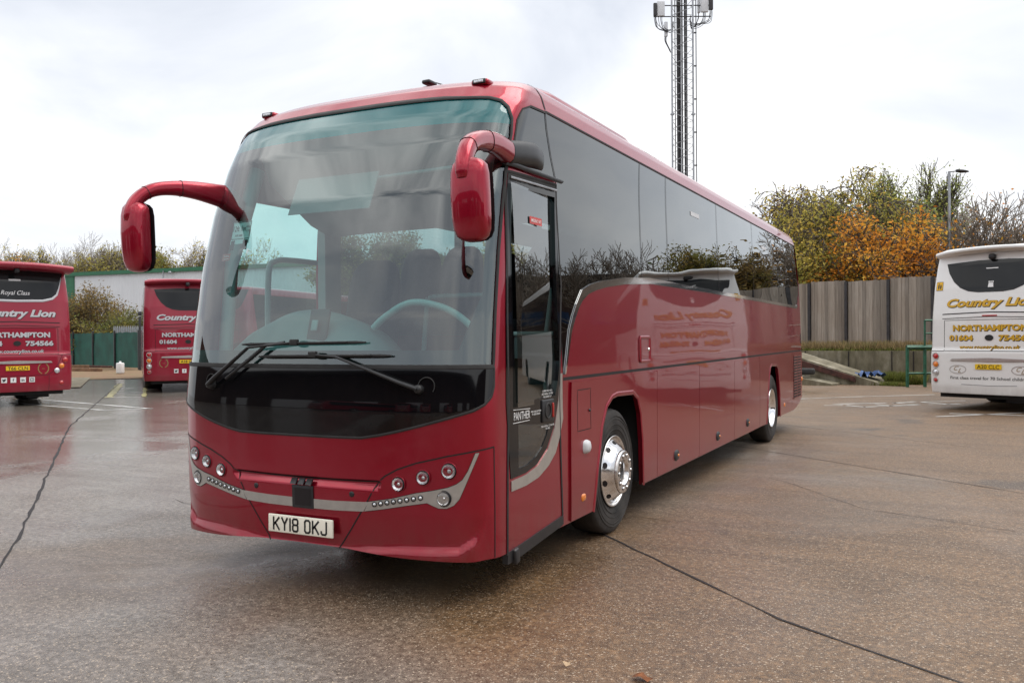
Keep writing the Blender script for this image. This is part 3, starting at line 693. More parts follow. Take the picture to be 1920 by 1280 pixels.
for x in (-.36, .42):
    mb = MB(); p = SH.pt(SH.ux(x, .66), .66); mb.lathe([(0, .006), (.012, .006), (.018, .003), (.019, -.01)], p, (0, -1, 0), 20); mb.build('tow_cover', 'black_plastic', bus)
# lamp clusters
def lamp(parent, x, z, r_, s_, name='headlight', pattern=0):
    X = C0 + s_ * (x - C0); u = SH.ux(X, z); p = SH.pt(u, z); n_ = SH.nrm0(u, z); ax = (n_ * .45 + Vector((0, -1, 0)) * .55).normalized()
    mb = MB(); mb.lathe([(r_ * 1.22, .001), (r_ * 1.26, .007), (r_ * 1.16, .009), (r_ * 1.06, -.004)], p, ax, 32); h = mb.build(name, 'black_plastic' if name == 'fog_lamp' else 'red', parent)
    mb = MB(); mb.lathe([(r_ * 1.06, -.006), (r_ * 1.05, .012), (r_ * .97, .016)], p, ax, 32); mb.build('lamp_ring', 'dark_steel', h)
    mb = MB(); mb.lathe([(.0, -.012), (r_ * .45, -.008), (r_ * .8, .004), (r_ * .97, .013)], p, ax, 32); mb.lathe([(0, .006), (r_ * .25, .005), (r_ * .3, -.008)], p, ax, 16)
    mb.build('reflector', 'clear_lens' if not pattern else 'chrome', h)
    mb = MB(); mb.lathe([(0, .024), (r_ * .5, .0225), (r_ * .85, .018), (r_ * .98, .014)], p, ax, 32); mb.build('lens', 'lens_glass', h)
for s_ in (1, -1):
    # silver surround
    up = [(.545, .621), (.70, .648), (.863, .690), (.96, .707), (1.054, .728), (1.10, .748), (1.132, .774), (1.160, .825), (1.196, .932)]
    lo = [(1.212, .934), (1.185, .85), (1.15, .75), (1.115, .66), (1.085, .622), (1.045, .603), (1.0, .603), (.965, .618), (.93, .634), (.8, .612), (.65, .583), (.512, .560)]
    pg = F2(up, s_) + F2(lo, s_)
    if s_ < 0: pg = pg[::-1]
    mb = MB(); panel(mb, SH, pg, off=.005, gs=.03, gz=.03, thick=.006); cl = mb.build('lamp_surround', 'silver', bus)
    mb = MB(); ribbon(mb, SH, pg, .006, .003, True); mb.build('surround_seam', 'seam', cl)
    for i in range(8):
        x = .587 + (.892 - .587) * i / 7; z = .608 + (.664 - .608) * i / 7 + .0
        X = C0 + s_ * (x - C0); u = SH.ux(X, z); p = SH.pt(u, z, .005); n_ = SH.nrm0(u, z)
        mb = MB(); mb.lathe([(.0165, .0015), (.016, .006), (.011, .003)], p, n_, 16); dl = mb.build('daytime_lamp', 'black_plastic', cl)
        mb = MB(); mb.lathe([(0, .010), (.006, .008), (.0105, .003)], p, n_, 14); mb.build('lens', 'clear_lens', dl)
    lamp(bus, .752, .741, .040, s_, pattern=1); lamp(bus, .910, .786, .040, s_); lamp(bus, 1.062, .828, .044, s_)
    lamp(bus, 1.030, .662, .040, s_, 'fog_lamp', 1)
# wipers
def wiper(piv, elbow, mid, b0, b1, second=None):
    def P(x, z, o): return SH.pt(SH.ux(x, z), z, o)
    mb = MB(); mb.lathe([(0, .055), (.022, .052), (.028, .03), (.03, 0)], P(*piv, 0), SH.nrm0(SH.ux(*piv), piv[1]), 18)
    pts = [P(*piv, .045), P(piv[0] * .8 + elbow[0] * .2, piv[1] * .8 + elbow[1] * .2, .055), P(*elbow, .06), P(*mid, .045)]
    mb.tube(pts, [.026, .022, .014, .012], 8, flat=(1, .6)); wp = mb.build('wiper', 'black_plastic', bus)
    if second:
        mb = MB(); mb.tube([P(*q, .045) for q in second], .011, 6); mb.build('parallel_arm', 'black_plastic', wp)
    n_ = 14; L = [P(b0[0] + (b1[0] - b0[0]) * i / n_, b0[1] + (b1[1] - b0[1]) * i / n_, .02) for i in range(n_ + 1)]
    mb = MB(); mb.tube(L, [.004] + [.009] * (n_ - 1) + [.004], 6, flat=(.6, 1.3))
    L2 = [P(b0[0] + (b1[0] - b0[0]) * i / 8, b0[1] + (b1[1] - b0[1]) * i / 8, .034 + .012 * math.sin(PI * i / 8)) for i in range(1, 8)]
    mb.tube(L2, .007, 6); mb.bbox(P(*mid, .045), (.06, .03, .04), .006); mb.build('wiper_blade', 'rubber', wp)
wiper((-.775, 1.315), (-.40, 1.565), (-.02, 1.60), (-.50, 1.590), (.52, 1.602), [(-.60, 1.36), (-.26, 1.58), (-.10, 1.60)])
wiper((.888, 1.318), (.33, 1.508), (.14, 1.522), (-.335, 1.510), (.70, 1.520))
for x, s_ in ((-.80, 1), (.93, 1)):
    mb = MB(); q = [(x + .05 * math.cos(a) - .0, 1.335 + .055 * math.sin(a)) for a in np.linspace(-.6, PI, 12)]
    mb.tube([SH.pt(SH.ux(a, b_), b_, .012) for a, b_ in q], .0035, 5); mb.build('washer_hose', 'rubber', bpo)

# ---- flank: glass, trims, skirt panels, door
mb = MB(); panel(mb, SH, sg, off=-.003, gs=.25, gz=.12); gl = mb.build('side_window', 'glass_dark', bus)
mb = MB()
for y0, y1, z0 in ((1.22, 1.345, 2.75), (3.27, 3.20, 2.13), (4.07, 4.02, 2.14), (6.09, 6.05, 2.15), (8.1, 8.06, 2.15), (10.0, 9.98, 2.15)):
    mb = MB(); ribbon(mb, SH, SH.sd([(y0, 3.2), (y1, z0)]), .010, .001); mb.build('glazing_joint', 'seam', gl)
mb = MB(); ribbon(mb, SH, SH.sd([(1.345, 2.75), (1.37, 1.36)]), .010, .002); mb.build('glazing_joint', 'seam', gl)
mb = MB(); ribbon(mb, SH, SH.sd([(.69, 2.765), (.72, 2.92), (.78, 3.06), (.86, 3.15), (.98, 3.195), (1.25, 3.207)]), .016, .003); ribbon(mb, SH, SH.sd([(11.7, 3.19), (11.82, 3.17), (11.93, 2.9), (12.0, 2.6), (11.95, 2.35), (11.75, 2.16)]), .03, .003)
mb.build('window_seal', 'rubber', gl)
up = [(1.395, 1.362), (1.489, 1.678), (1.56, 1.79), (1.633, 1.872), (1.753, 1.985), (1.93, 2.035), (2.144, 2.07), (2.736, 2.133), (3.42, 2.166), (5.41, 2.160), (8.5, 2.150), (11.62, 2.140), (11.7, 2.16)]
lo = [(11.78, 2.13), (11.65, 2.095), (8.5, 2.11), (5.41, 2.118), (3.42, 2.113), (2.735, 2.075), (2.286, 2.030), (2.05, 1.995), (1.882, 1.958), (1.75, 1.90), (1.678, 1.845), (1.6, 1.76), (1.533, 1.67), (1.413, 1.362)]
mb = MB(); panel(mb, SH, SH.sd(up + lo)[::-1], off=.006, gs=.3, gz=.05, thick=.006); mb.build('window_trim', 'chrome', bus)
mb = MB(); ribbon(mb, SH, SH.sd([(1.37, 1.328), (12.15, 1.352)]), .024, .001); mb.build('waist_groove', 'seam', bus)
def skirt(poly, name='skirt_panel'):
    mb = MB(); panel(mb, SH, SH.sd(poly), off=.014, gs=.4, gz=.2, thick=.02); return mb.build(name, 'red', bus)
g = .004
skirt([(1.495, .285), (1.935, .285)] + archF[1:-1] + [(3.135, .315), (3.535 - g, .318), (3.535 - g, 1.303), (1.495, 1.30)])
for a, b_ in ((3.535, 5.035), (5.035, 6.72), (6.72, 8.3)):
    skirt([(a + g, .318), (b_ - g, .325), (b_ - g, 1.312), (a + g, 1.306)])
skirt([(8.3 + g, .33)] + archR[0:1] + archR[1:-1] + [(9.92, .35), (11.0 - g, .35), (11.0 - g, 1.325), (8.3 + g, 1.315)])
gr = skirt([(11.0 + g, .355), (11.35, .36), (11.8, .43), (12.05, .52), (12.05, 1.328), (11.0 + g, 1.325)])
mb = MB()
for a, b_ in ((11.16, 11.52), (11.57, 11.93)):
    for i in range(15): panel(mb, SH, SH.sd(rect(a, b_, .56 + .048 * i, .585 + .048 * i)), off=.0155)
mb.build('engine_grille', 'seam', gr)
mb = MB()
for a, b_ in ((11.16, 11.52), (11.57, 11.93)):
    for i in range(16): ribbon(mb, SH, SH.sd([(a, .548 + .048 * i), (b_, .548 + .048 * i)]), .024, .016, raised=.012)
mb.build('grille_louvre', 'red', gr)
mb = MB()
for i in range(6): panel(mb, SH, SH.sd(rect(11.95, 12.15, 1.49 + .028 * i, 1.505 + .028 * i)), off=.002)
mb.build('air_vent', 'seam', bus)
for ar in (archF, archR):
    mb = MB(); ribbon(mb, SH, SH.sd(ar), .04, .0145, raised=.009, step=.05); mb.build('wheel_arch_lip', 'red', bus)
# service flaps, lamps and markers on the flank
fo = rect(3.07, 3.34, 1.405, 1.62, .02)
mb = MB(); panel(mb, SH, SH.sd(rect(3.09, 3.32, 1.425, 1.60)), off=.006, thick=.004); fl = mb.build('fuel_flap', 'red', bus)
mb = MB(); ribbon(mb, SH, SH.sd(fo), .03, .006, True, raised=.012); mb.build('flap_frame', 'red', fl)
mb = MB(); p = SH.pt(SH.uy(3.29, 1.51), 1.51, .01); mb.lathe([(0, .012), (.013, .01), (.016, 0)], p, (1, 0, 0), 16); mb.build('flap_lock', 'chrome', fl)
mb = MB(); ribbon(mb, SH, SH.sd(rect(1.60, 1.86, .93, 1.235)), .006, .0155, True); ap = mb.build('access_panel_seam', 'seam', bus)
mb = MB(); p = SH.pt(SH.uy(1.83, 1.07), 1.07, .015); mb.lathe([(0, .01), (.01, .008), (.012, 0)], p, (1, 0, 0), 16); mb.build('panel_lock', 'dark_steel', ap)
def sidelens(name, y, z, ry, rz, mat, h=.02, base=None):
    mb = MB(); p = SH.pt(SH.uy(y, z), z, .014); vs = []; n_ = 24; prof = [(0, 1), (.5, .93), (.85, .6), (1, 0)]
    for r_, hh in prof:
        for j in range(n_):
            a = 2 * PI * j / n_; cc, ss = math.cos(a), math.sin(a); k_ = (abs(cc) ** 3 + abs(ss) ** 3) ** (-1 / 3); vs.append((p.x + h * hh, p.y + ry * r_ * k_ * cc, p.z + rz * r_ * k_ * ss))
    fs = [(i * n_ + j, i * n_ + (j + 1) % n_, (i + 1) * n_ + (j + 1) % n_, (i + 1) * n_ + j) for i in range(3) for j in range(n_)]
    mb.add(vs, [f[::-1] for f in fs], True); return mb.build(name, mat, bus if base is None else base)
sidelens('side_repeater', 1.757, .80, .060, .052, 'pale_panel', .035)
sidelens('side_reflector', 1.715, .423, .042, .030, 'orange_lens', .012)
for y, z in ((4.15, .44), (5.85, .455), (7.48, .465)):
    b_ = sidelens('side_marker', y, z, .075, .055, 'black_plastic', .018)
    sidelens('marker_lens', y + .02, z, .032, .016, 'orange_lens', .026, b_)
sidelens('side_reflector', 10.28, .50, .05, .035, 'orange_lens', .012)
sidelens('side_reflector', 12.02, .84, .04, .04, 'orange_lens', .02)
# entrance door
mb = MB()
upper_g = [(.61, 1.21), (.625, 2.60), (1.305, 2.62), (1.30, 1.46), (1.27, 1.32), (1.22, 1.22)]
lower_g = [(.64, .785), (.78, .795), (.90, .83), (1.0, .885), (1.08, .96), (1.11, 1.03), (.64, 1.07)]
panel(mb, SH, dh, [SH.sd(upper_g), SH.sd(lower_g)], off=.004, gs=.1, gz=.1, thick=.04); dr = mb.build('entrance_door', 'black_gloss', bus)
mb = MB(); ys_, zz_ = np.linspace(.60, 1.315, 7), np.linspace(1.18, 2.62, 14)
mb.add([SH.pt(SH.uy(y, z), z, -.022 + .042 * (1.285 - y) / .66) for z in zz_ for y in ys_], [(j * 7 + i, j * 7 + i + 1, (j + 1) * 7 + i + 1, (j + 1) * 7 + i) for j in range(13) for i in range(6)], True); mb.build('upper_pane', 'glass_door', dr)
mb = MB(); panel(mb, SH, SH.sd(lower_g), off=-.002, gs=.2, gz=.2); mb.build('lower_pane', 'glass_door', dr)
# silver trim under the glass
up = [(.535, .72), (.75, .732), (.92, .765), (1.09, .857), (1.20, .99), (1.27, 1.175), (1.305, 1.37)]
lo = [(1.345, 1.37), (1.352, 1.05), (1.29, .92), (1.22, .82), (1.10, .745), (.94, .688), (.75, .662), (.535, .655)]
mb = MB(); panel(mb, SH, SH.sd(up + lo)[::-1], off=.006, gs=.1, gz=.1, thick=.005); mb.build('door_trim', 'silver', dr)
mb = MB(); ribbon(mb, SH, SH.sd([(.50, .26), (.505, 1.2), (.52, 2.0), (.585, 2.69), (1.34, 2.715), (1.36, 2.0), (1.362, .29)]), .022, .004, raised=.004)
ribbon(mb, SH, SH.sd([(.535, .9), (.55, 2.0), (.605, 2.63)]), .03, .003)
ribbon(mb, SH, SH.sd([(.60, 2.66), (1.33, 2.68)]), .05, .004); mb.build('door_seal', 'rubber', dr)
mb = MB(); ribbon(mb, SH, SH.sd([(.585, 2.738), (1.40, 2.742)]), .03, .02, raised=.02); mb.build('door_gutter', 'black_plastic', bus)
mb = MB(); ribbon(mb, SH, SH.sd([(.62, 2.655), (1.33, 2.672)]), .016, .012, raised=.004); mb.build('door_head_rail', 'galvanised', dr)
mb = MB(); panel(mb, SH, SH.sd([(.50, .20), (.62, .205), (1.352, .285), (1.352, .355), (.50, .275)]), off=.008, thick=.04); mb.bbox((1.262, .60, .235), (.05, .06, .10), .012, rx=.2); mb.build('door_step_edge', 'black_plastic', bus)
hp = SH.pt(SH.uy(1.085, 1.125), 1.125, .006)
mb = MB(); mb.bbox(hp, (.02, .19, .155), .009); hd = mb.build('door_handle', 'black_plastic', dr)
mb = MB(); mb.tube([(hp.x + .012, hp.y + .045 * math.cos(a) - .015, hp.z + .05 * math.sin(a)) for a in np.linspace(0, 2 * PI, 20)], .006, 6, False); mb.build('handle_cup', 'rubber', hd)
mb = MB(); mb.bbox((hp.x + .014, hp.y + .062, hp.z), (.014, .012, .10), .004); mb.build('release_bar', 'sign_red', hd)
mb = MB(); decal(mb, SH, 'PANTHER', SH.uy(.69, 1.125), 1.125, .075, .0, 0, .8, off=.0065, width=.235)
ribbon(mb, SH, SH.sd([(.565, 1.168), (.81, 1.160)]), .004, .0065); ribbon(mb, SH, SH.sd([(.56, 1.083), (.80, 1.085)]), .004, .0065)
mb.build('door_lettering', 'white_ink', dr); mb = MB()
for i, (s1, y, z) in enumerate((('IN EMERGENCY PULL', 1.085, 1.262), ('RED HANDLE TO OPEN', 1.085, 1.242), ('PULL DOOR OUT', 1.085, 1.222), ('PRESS HERE BUTTON', .90, 1.135), ('TO OPEN DOOR', .90, 1.117), ('TURN HANDLE CLOCKWISE', 1.085, 1.022), ('TO OPEN', 1.085, 1.004))):
    decal(mb, SH, s1, SH.uy(y, z), z, .017, .01, off=.0065)
    if i in (2, 4, 6): mb.build('door_notice', 'white_ink', dr); mb = MB()
mb = MB(); panel(mb, SH, SH.sd(rect(.86, 1.05, 2.385, 2.435)), off=.012); st = mb.build('exit_sticker', 'sign_red', dr)
mb = MB(); decal(mb, SH, 'EMERGENCY EXIT', SH.uy(.955, 2.41), 2.41, .03, .01, off=.015, width=.16); mb.build('exit_lettering', 'white_ink', st)
mb = MB(); panel(mb, SH, SH.sd(rect(4.93, 5.28, 2.93, 2.975)), off=.001); mb.build('window_sticker', 'pale_panel', gl)
mb = MB(); panel(mb, SH, SH.sd(rect(8.75, 9.1, 2.90, 2.945)), off=.001); mb.build('window_sticker', 'pale_panel', gl)
# offside glazing (seen through the windscreen)
mb = MB(); panel(mb, SH, offdrv[::-1], off=-.002, gs=.3, gz=.3); mb.build('driver_window', 'glass_clear', bus)
mb = MB(); panel(mb, SH, offwin[::-1], off=-.002, gs=.5, gz=.3); mb.build('side_window', 'glass_door', bus)
# underside, wheel housings
mb = MB(); mb.box((0, 1.2, .42), (2.2, 1.5, .06)); mb.box((0, 6.0, .5), (2.3, 5.4, .1)); mb.box((0, 11.1, .55), (2.2, 2.0, .1)); mb.box((0, 2.48, 1.28), (2.4, 1.4, .1)); mb.box((0, 9.4, 1.28), (2.4, 1.4, .1))
for y in (1.90, 3.16, 8.76, 9.96): mb.box((0, y, .8), (2.46, .03, .95))
mb.box((0, 2.5, .8), (.7, 1.3, .8)); mb.box((0, 9.4, .8), (.7, 1.2, .8)); mb.build('underbody', 'underbody', bus)
mb = MB(); mb.tube([(1.18, 2.47, .51), (-1.18, 2.47, .51)], .09, 10); mb.tube([(1.1, 9.39, .51), (-1.1, 9.39, .51)], .13, 10); mb.build('axle', 'underbody', bus)
# wheels
def wheel(y, side, front=True):
    X = 1.245 * side; ax = Vector((side, 0, 0)); c_ = Vector((X, y, .515)); Rr = .515
    mb = MB(); prof = [(.285, -.28), (.40, -.30), (.47, -.29), (.505, -.26), (Rr, -.22), (Rr, -.05), (.505, -.022), (.492, -.012), (.47, -.004), (.44, .002), (.40, .004), (.36, .001), (.325, -.006), (.30, -.016), (.286, -.03)]
    mb.lathe(prof, c_, ax, 64)
    for k_ in (-.18, -.135, -.09): mb.lathe([(Rr + .0015, k_ - .006), (Rr - .012, k_), (Rr + .0015, k_ + .006)], c_, ax, 64)
    for rr_ in (.345, .385, .43, .455): mb.lathe([(rr_ - .0025, .0015), (rr_, .0065), (rr_ + .0025, .0015)], c_, ax, 64)
    w = mb.build('wheel', 'tyre', bus)
    mb = MB()
    if front:
        mb.lathe([(.285, -.2), (.287, -.02), (.296, -.006), (.292, .004), (.283, .002), (.278, -.012), (.272, -.03), (.245, -.01), (.20, .045), (.182, .062), (.176, .066)], c_, ax, 64)
        rm = mb.build('rim', 'alloy', w)
        mb = MB()
        for i in range(10):
            a = 2 * PI * (i + .5) / 10; d1 = Vector((0, math.cos(a), math.sin(a))); t1 = Vector((0, -math.sin(a), math.cos(a))); n1 = (ax * .6 + d1 * .8).normalized(); b1 = n1.cross(t1)
            cc = c_ + d1 * .234 + ax * (.003); mb.add([cc + n1 * .0035 + t1 * .026 * math.cos(q) + b1 * .021 * math.sin(q) for q in np.linspace(0, 2 * PI, 17)[:-1]], [tuple(range(16))])
        mb.build('hand_hole', 'seam', rm)
        mb = MB(); mb.lathe([(.176, .05), (.178, .078), (.172, .088), (.160, .092), (.112, .092), (.102, .086), (.098, .03)], c_, ax, 48); hc = mb.build('hub_cover', 'alloy', w)
        mb = MB()
        for i in range(10):
            a = 2 * PI * i / 10; cc = c_ + Vector((0, math.cos(a), math.sin(a))) * .138
            mb.lathe([(.0215, .0925), (.020, .093), (0, .0925)], cc, ax, 16)
        mb.build('nut_recess', 'dark_steel', hc)
        mb = MB()
        for i in range(10):
            a = 2 * PI * i / 10; cc = c_ + Vector((0, math.cos(a), math.sin(a))) * .138; mb.lathe([(.013, .093), (.012, .100), (0, .104)], cc, ax, 6)
        mb.build('wheel_nut', 'chrome', hc)
        mb = MB(); mb.lathe([(.098, .04), (.09, .045), (.06, .05), (.03, .052), (0, .054)], c_, ax, 32); mb.build('axle_end', 'dark_steel', hc)
    else:
        mb.lathe([(.285, -.2), (.287, -.02), (.296, -.006), (.292, .004), (.283, .0), (.27, -.03), (.24, -.07), (.20, -.10), (.15, -.115), (.13, -.10), (.11, -.06), (.06, -.045), (0, -.04)], c_, ax, 64)
        mb.build('rim', 'chrome', w)
wheel(2.47, 1); wheel(9.39, 1, False); wheel(2.47, -1); wheel(9.39, -1, False)
# ---- mirrors
def ring_sec(c_, a, b_, ra, rb_, n_=20, pw=2.6):
    o_ = []
    for j in range(n_):
        t = 2 * PI * j / n_; cc, ss = math.cos(t), math.sin(t); k_ = (abs(cc) ** pw + abs(ss) ** pw) ** (-1 / pw)
        o_.append(Vector(c_) + a * ra * k_ * cc + b_ * rb_ * k_ * ss)
    return o_
def arm(pts, sizes, n_=18):
    P = [Vector(p) for p in spline(pts, 6)]; S = [tuple(q) for q in spline([(a, b_, 0) for a, b_ in sizes], 6)]; rings = []
    for i, p in enumerate(P):
        d = (P[min(i + 1, len(P) - 1)] - P[max(i - 1, 0)]).normalized(); side = Vector((1, 0, 0)); side = (side - d * side.dot(d)).normalized() if abs(d.x) < .9 else Vector((0, 1, 0)); upv = d.cross(side).normalized()
        rings.append(ring_sec(p, side, upv, S[i][0], S[i][1], n_))
    return rings
def mirror_unit(s_, base, path, sizes, hc, hw, hd_, hh, yaw=0.0, lean=0.0, black=None):
    """arm from the pillar and a hanging rounded head"""
    top = bus
    mb = MB(); rg_ = arm(path, sizes); loft(mb, rg_); a_ = mb.build('mirror_arm', 'red', top)
    if black:
        mb = MB(); rg_ = arm(*black); loft(mb, rg_); mb.build('arm_base', 'black_plastic', a_)
    mb = MB()
    for i in (10, 20):
        if i < len(rg_) or True:
            q = arm(path, [(a * 1.02, b_ * 1.02) for a, b_ in sizes])[min(i, len(path) * 6 - 8)]; mb.tube(q + [q[0]], .0025, 5, False)
    mb.build('arm_joint', 'seam', a_)
    # head: stacked sections
    prof = [(0, .0), (.012, .42), (.04, .70), (.09, .88), (.2, .97), (.45, 1.0), (.7, .985), (.85, .93), (.93, .80), (.975, .58), (.995, .3), (1.0, 0)]
    rgs = []; A = Vector((math.cos(yaw), math.sin(yaw), 0)); B = Vector((-math.sin(yaw), math.cos(yaw), 0))
    for t, k_ in prof:
        c_ = Vector(hc) + Vector((lean * (t - .5) * hh, 0, -(t - .5) * hh)); c_ += B * (.05 * (t - .3) ** 2)
        o_ = []
        for j in range(28):
            th = 2 * PI * j / 28; cc, ss = math.cos(th), math.sin(th); pw = 3.0; q = (abs(cc) ** pw + abs(ss) ** pw) ** (-1 / pw); kk = max(k_, .002)
            yb = hd_ * q * ss * (kk if ss < 0 else min(1, kk * 1.0)); o_.append(c_ + A * hw * q * cc * kk + B * yb)
        rgs.append(o_)
    mb = MB(); loft(mb, rgs[::-1]); h = mb.build('mirror_head', 'red', a_)
    rgs2 = [[p + B * (hd_ * .0) for p in r_] for r_ in rgs]
    mb = MB(); back = []
    for (t, k_), r_ in zip(prof, rgs):
        c_ = Vector(hc) + Vector((lean * (t - .5) * hh, 0, -(t - .5) * hh)); c_ += B * (.05 * (t - .3) ** 2); kk = max(k_, .002)
        back.append([c_ + A * hw * kk * x + B * (hd_ * kk * .98 + .0 if False else hd_ * kk + .004) for x in (-.93, -.5, 0, .5, .93)])
    loft(mb, back, False, False); mb.build('mirror_rim', 'black_plastic', h)
    mb = MB(); loft(mb, [[p + B * .004 for p in r_] for r_ in back[2:-2]], False, False); mb.build('mirror_glass', 'chrome', h)
mirror_unit(1, None, [(1.225, .62, 2.81), (1.25, .40, 2.822), (1.275, .18, 2.80), (1.30, .0, 2.745), (1.322, -.10, 2.665), (1.335, -.15, 2.575), (1.338, -.155, 2.52)],
            [(.055, .075), (.052, .068), (.05, .060), (.05, .054), (.048, .05), (.046, .042), (.036, .03)], (1.352, -.10, 2.405), .115, .075, .475, yaw=.0, lean=.02,
            black=([(1.215, 1.12, 2.85), (1.225, .95, 2.855), (1.228, .78, 2.835), (1.225, .62, 2.812), (1.226, .59, 2.81)], [(.03, .075), (.06, .082), (.064, .084), (.060, .08), (.056, .076)]))
mirror_unit(-1, None, [(-1.085, .47, 2.69), (-1.12, .24, 2.705), (-1.165, .06, 2.70), (-1.208, -.08, 2.668), (-1.236, -.18, 2.595), (-1.245, -.235, 2.50), (-1.246, -.24, 2.44)],
            [(.045, .088), (.045, .066), (.042, .052), (.042, .047), (.042, .044), (.04, .04), (.032, .03)], (-1.245, -.19, 2.335), .098, .078, .485, yaw=-.0, lean=-.0,
            black=([(-1.12, .66, 2.60), (-1.10, .55, 2.65), (-1.085, .47, 2.69)], [(.035, .11), (.045, .105), (.05, .096)]))
# ---- interior
inn = bus
mb = MB(); mb.box((0, 6.9, 1.28), (2.4, 10.2, .06)); mb.box((0, 1.1, .9), (2.3, 1.4, .04)); mb.build('cabin_floor', 'grey_plastic', bus)
# driver's cowl and dash shelf
mb = MB(); n_ = 24; xs_ = np.linspace(-1.1, .28, n_)
rings = []
for x in xs_:
    t = (x + 1.1) / 1.38; h = .30 * math.sin(PI * min(1, t * 1.02)) ** .55 if 0 < t < 1 else 0
    y0 = .30 + .16 * (abs(x) / 1.1) ** 2.5; rings.append([Vector((x, y0, 1.40)), Vector((x, y0 + .05, 1.50 + h * .35)), Vector((x, y0 + .17, 1.54 + h * .72)), Vector((x, y0 + .34, 1.54 + h)), Vector((x, y0 + .5, 1.53 + h * .9)), Vector((x, y0 + .55, 1.30))])
loft(mb, rings, False, True); cw = mb.build('dashboard', 'dash_grey', bus)
mb = MB(); rings = []
for x in np.linspace(-1.12, 1.12, 24):
    y0 = .14 + .2 * (abs(x) / 1.12) ** 2.6; rings.append([Vector((x, y0, 1.42)), Vector((x, y0 + .02, 1.47)), Vector((x, y0 + .2, 1.50)), Vector((x, y0 + .75, 1.48)), Vector((x, y0 + .78, .95))])
loft(mb, rings, False, False); mb.build('dash_shelf', 'grey_plastic', cw)
mb = MB(); mb.bbox((-.155, .40, 1.66), (.17, .03, .36), .014, rx=-.25); mb.build('tablet_holder', 'black_plastic', cw)
mb = MB(); mb.bbox((-.16, .375, 1.72), (.05, .012, .075), .004, rx=-.25); mb.build('tablet_clip', 'light_grey', cw)
mb = MB(); mb.lathe([(0, .03), (.04, .026), (.07, .012), (.075, 0)], (.66, .34, 1.50), (0, 0, 1), 20); mb.build('dash_dome', 'white_ink', cw)
mb = MB(); c_ = Vector((-.56, .86, 1.62)); tilt = R(28)
def wp(a, r_): return c_ + Vector((r_ * math.cos(a), r_ * math.sin(a) * math.cos(tilt) * 1.0, 0)) * 1 + Vector((0, 0, r_ * math.sin(a) * -math.sin(tilt)))
mb.tube([wp(a, .24) for a in np.linspace(0, 2 * PI, 33)], .017, 8, False)
for a in (0, PI, -PI / 2): mb.tube([wp(a, .23), c_], .014, 6)
mb.tube([c_, c_ + Vector((0, -.25, -.35))], .03, 8); mb.build('steering_wheel', 'black_plastic', bus)
# arc rail inside the entrance and other rails
mb = MB(); P = [(.16, .62, 1.70), (.25, .62, 1.77), (.42, .63, 1.86), (.58, .64, 1.865), (.78, .66, 1.80), (.95, .68, 1.66), (1.03, .68, 1.50), (1.04, .68, 1.4)]
mb.tube(spline(P, 6), .024, 10); mb.build('entrance_rail', 'rail', bus)
def hoop(x0, x1, y, z0, z1, r_=.021, name='handrail', slope=0):
    rr = .1; mb = MB(); P = [(x0 - slope, y, z0), (x0, y, z1 - rr), (x0 + rr * .3, y, z1 - rr * .3), (x0 + rr, y, z1), (x1 - rr, y, z1), (x1 - rr * .3, y, z1 - rr * .3), (x1, y, z1 - rr), (x1 + slope * .5, y, z0)]
    mb.tube(spline(P, 5), r_, 8); return mb.build(name, 'rail', bus)
hoop(-.28, .52, 2.0, 1.0, 1.98, slope=.08); mb = MB(); mb.tube([(.52, 1.98, 1.8), (.44, 1.9, 1.3), (.42, 1.9, 1.0)], .019, 8); mb.build('handrail', 'rail', bus)
mb = MB(); mb.tube([(1.08, 1.5, 1.1), (1.02, 1.6, 1.55), (1.06, 1.65, 1.98), (1.12, 1.66, 2.06)], .022, 8); mb.build('handrail', 'rail', bus)
mb = MB(); mb.bbox((1.0, 1.55, 1.40), (.42, .05, .50), .03); cp = mb.build('modesty_panel', 'grey_plastic', bus)
mb = MB(); mb.tube([(.79, 1.52, 1.655), (1.2, 1.52, 1.655)], .018, 8); mb.build('panel_rail', 'rail', cp)
# seats
def seat(x, y, z, w=.46, h=.78, name='seat', mat='seat_fabric'):
    e_ = bpy.data.objects.new(name, None); col.objects.link(e_); e_.parent = bus; e_.location = (x, y, z)
    mb = MB(); mb.bbox((0, 0, .42), (w, .46, .14), .05); mb.build('cushion', mat, e_)
    rings = []
    for t, k_, yy in ((0, .92, 0), (.15, 1, .0), (.5, 1, .03), (.75, .96, .06), (.88, .86, .075), (.96, .7, .085), (1, .45, .09)):
        zc = .42 + h * t; rings.append(ring_sec((0, .24 + yy * 1.2, zc), Vector((1, 0, 0)), Vector((0, 1, 0)), w / 2 * k_, .065 * (1 if t < .9 else .75), 16, 3))
    mb = MB(); loft(mb, rings); mb.build('backrest', mat, e_)
    return e_
s0 = seat(-.92, 2.6, 1.30)
for iy in range(11):
    for x in (-.92, -.45, .45, .92):
        if iy == 0 and x == -.92: continue
        c = copy_tree(s0, bus); c.location = (x, 2.6 + .82 * iy, 1.30)
ds = seat(-.58, 1.35, 1.0, .52, .86, 'driver_seat')
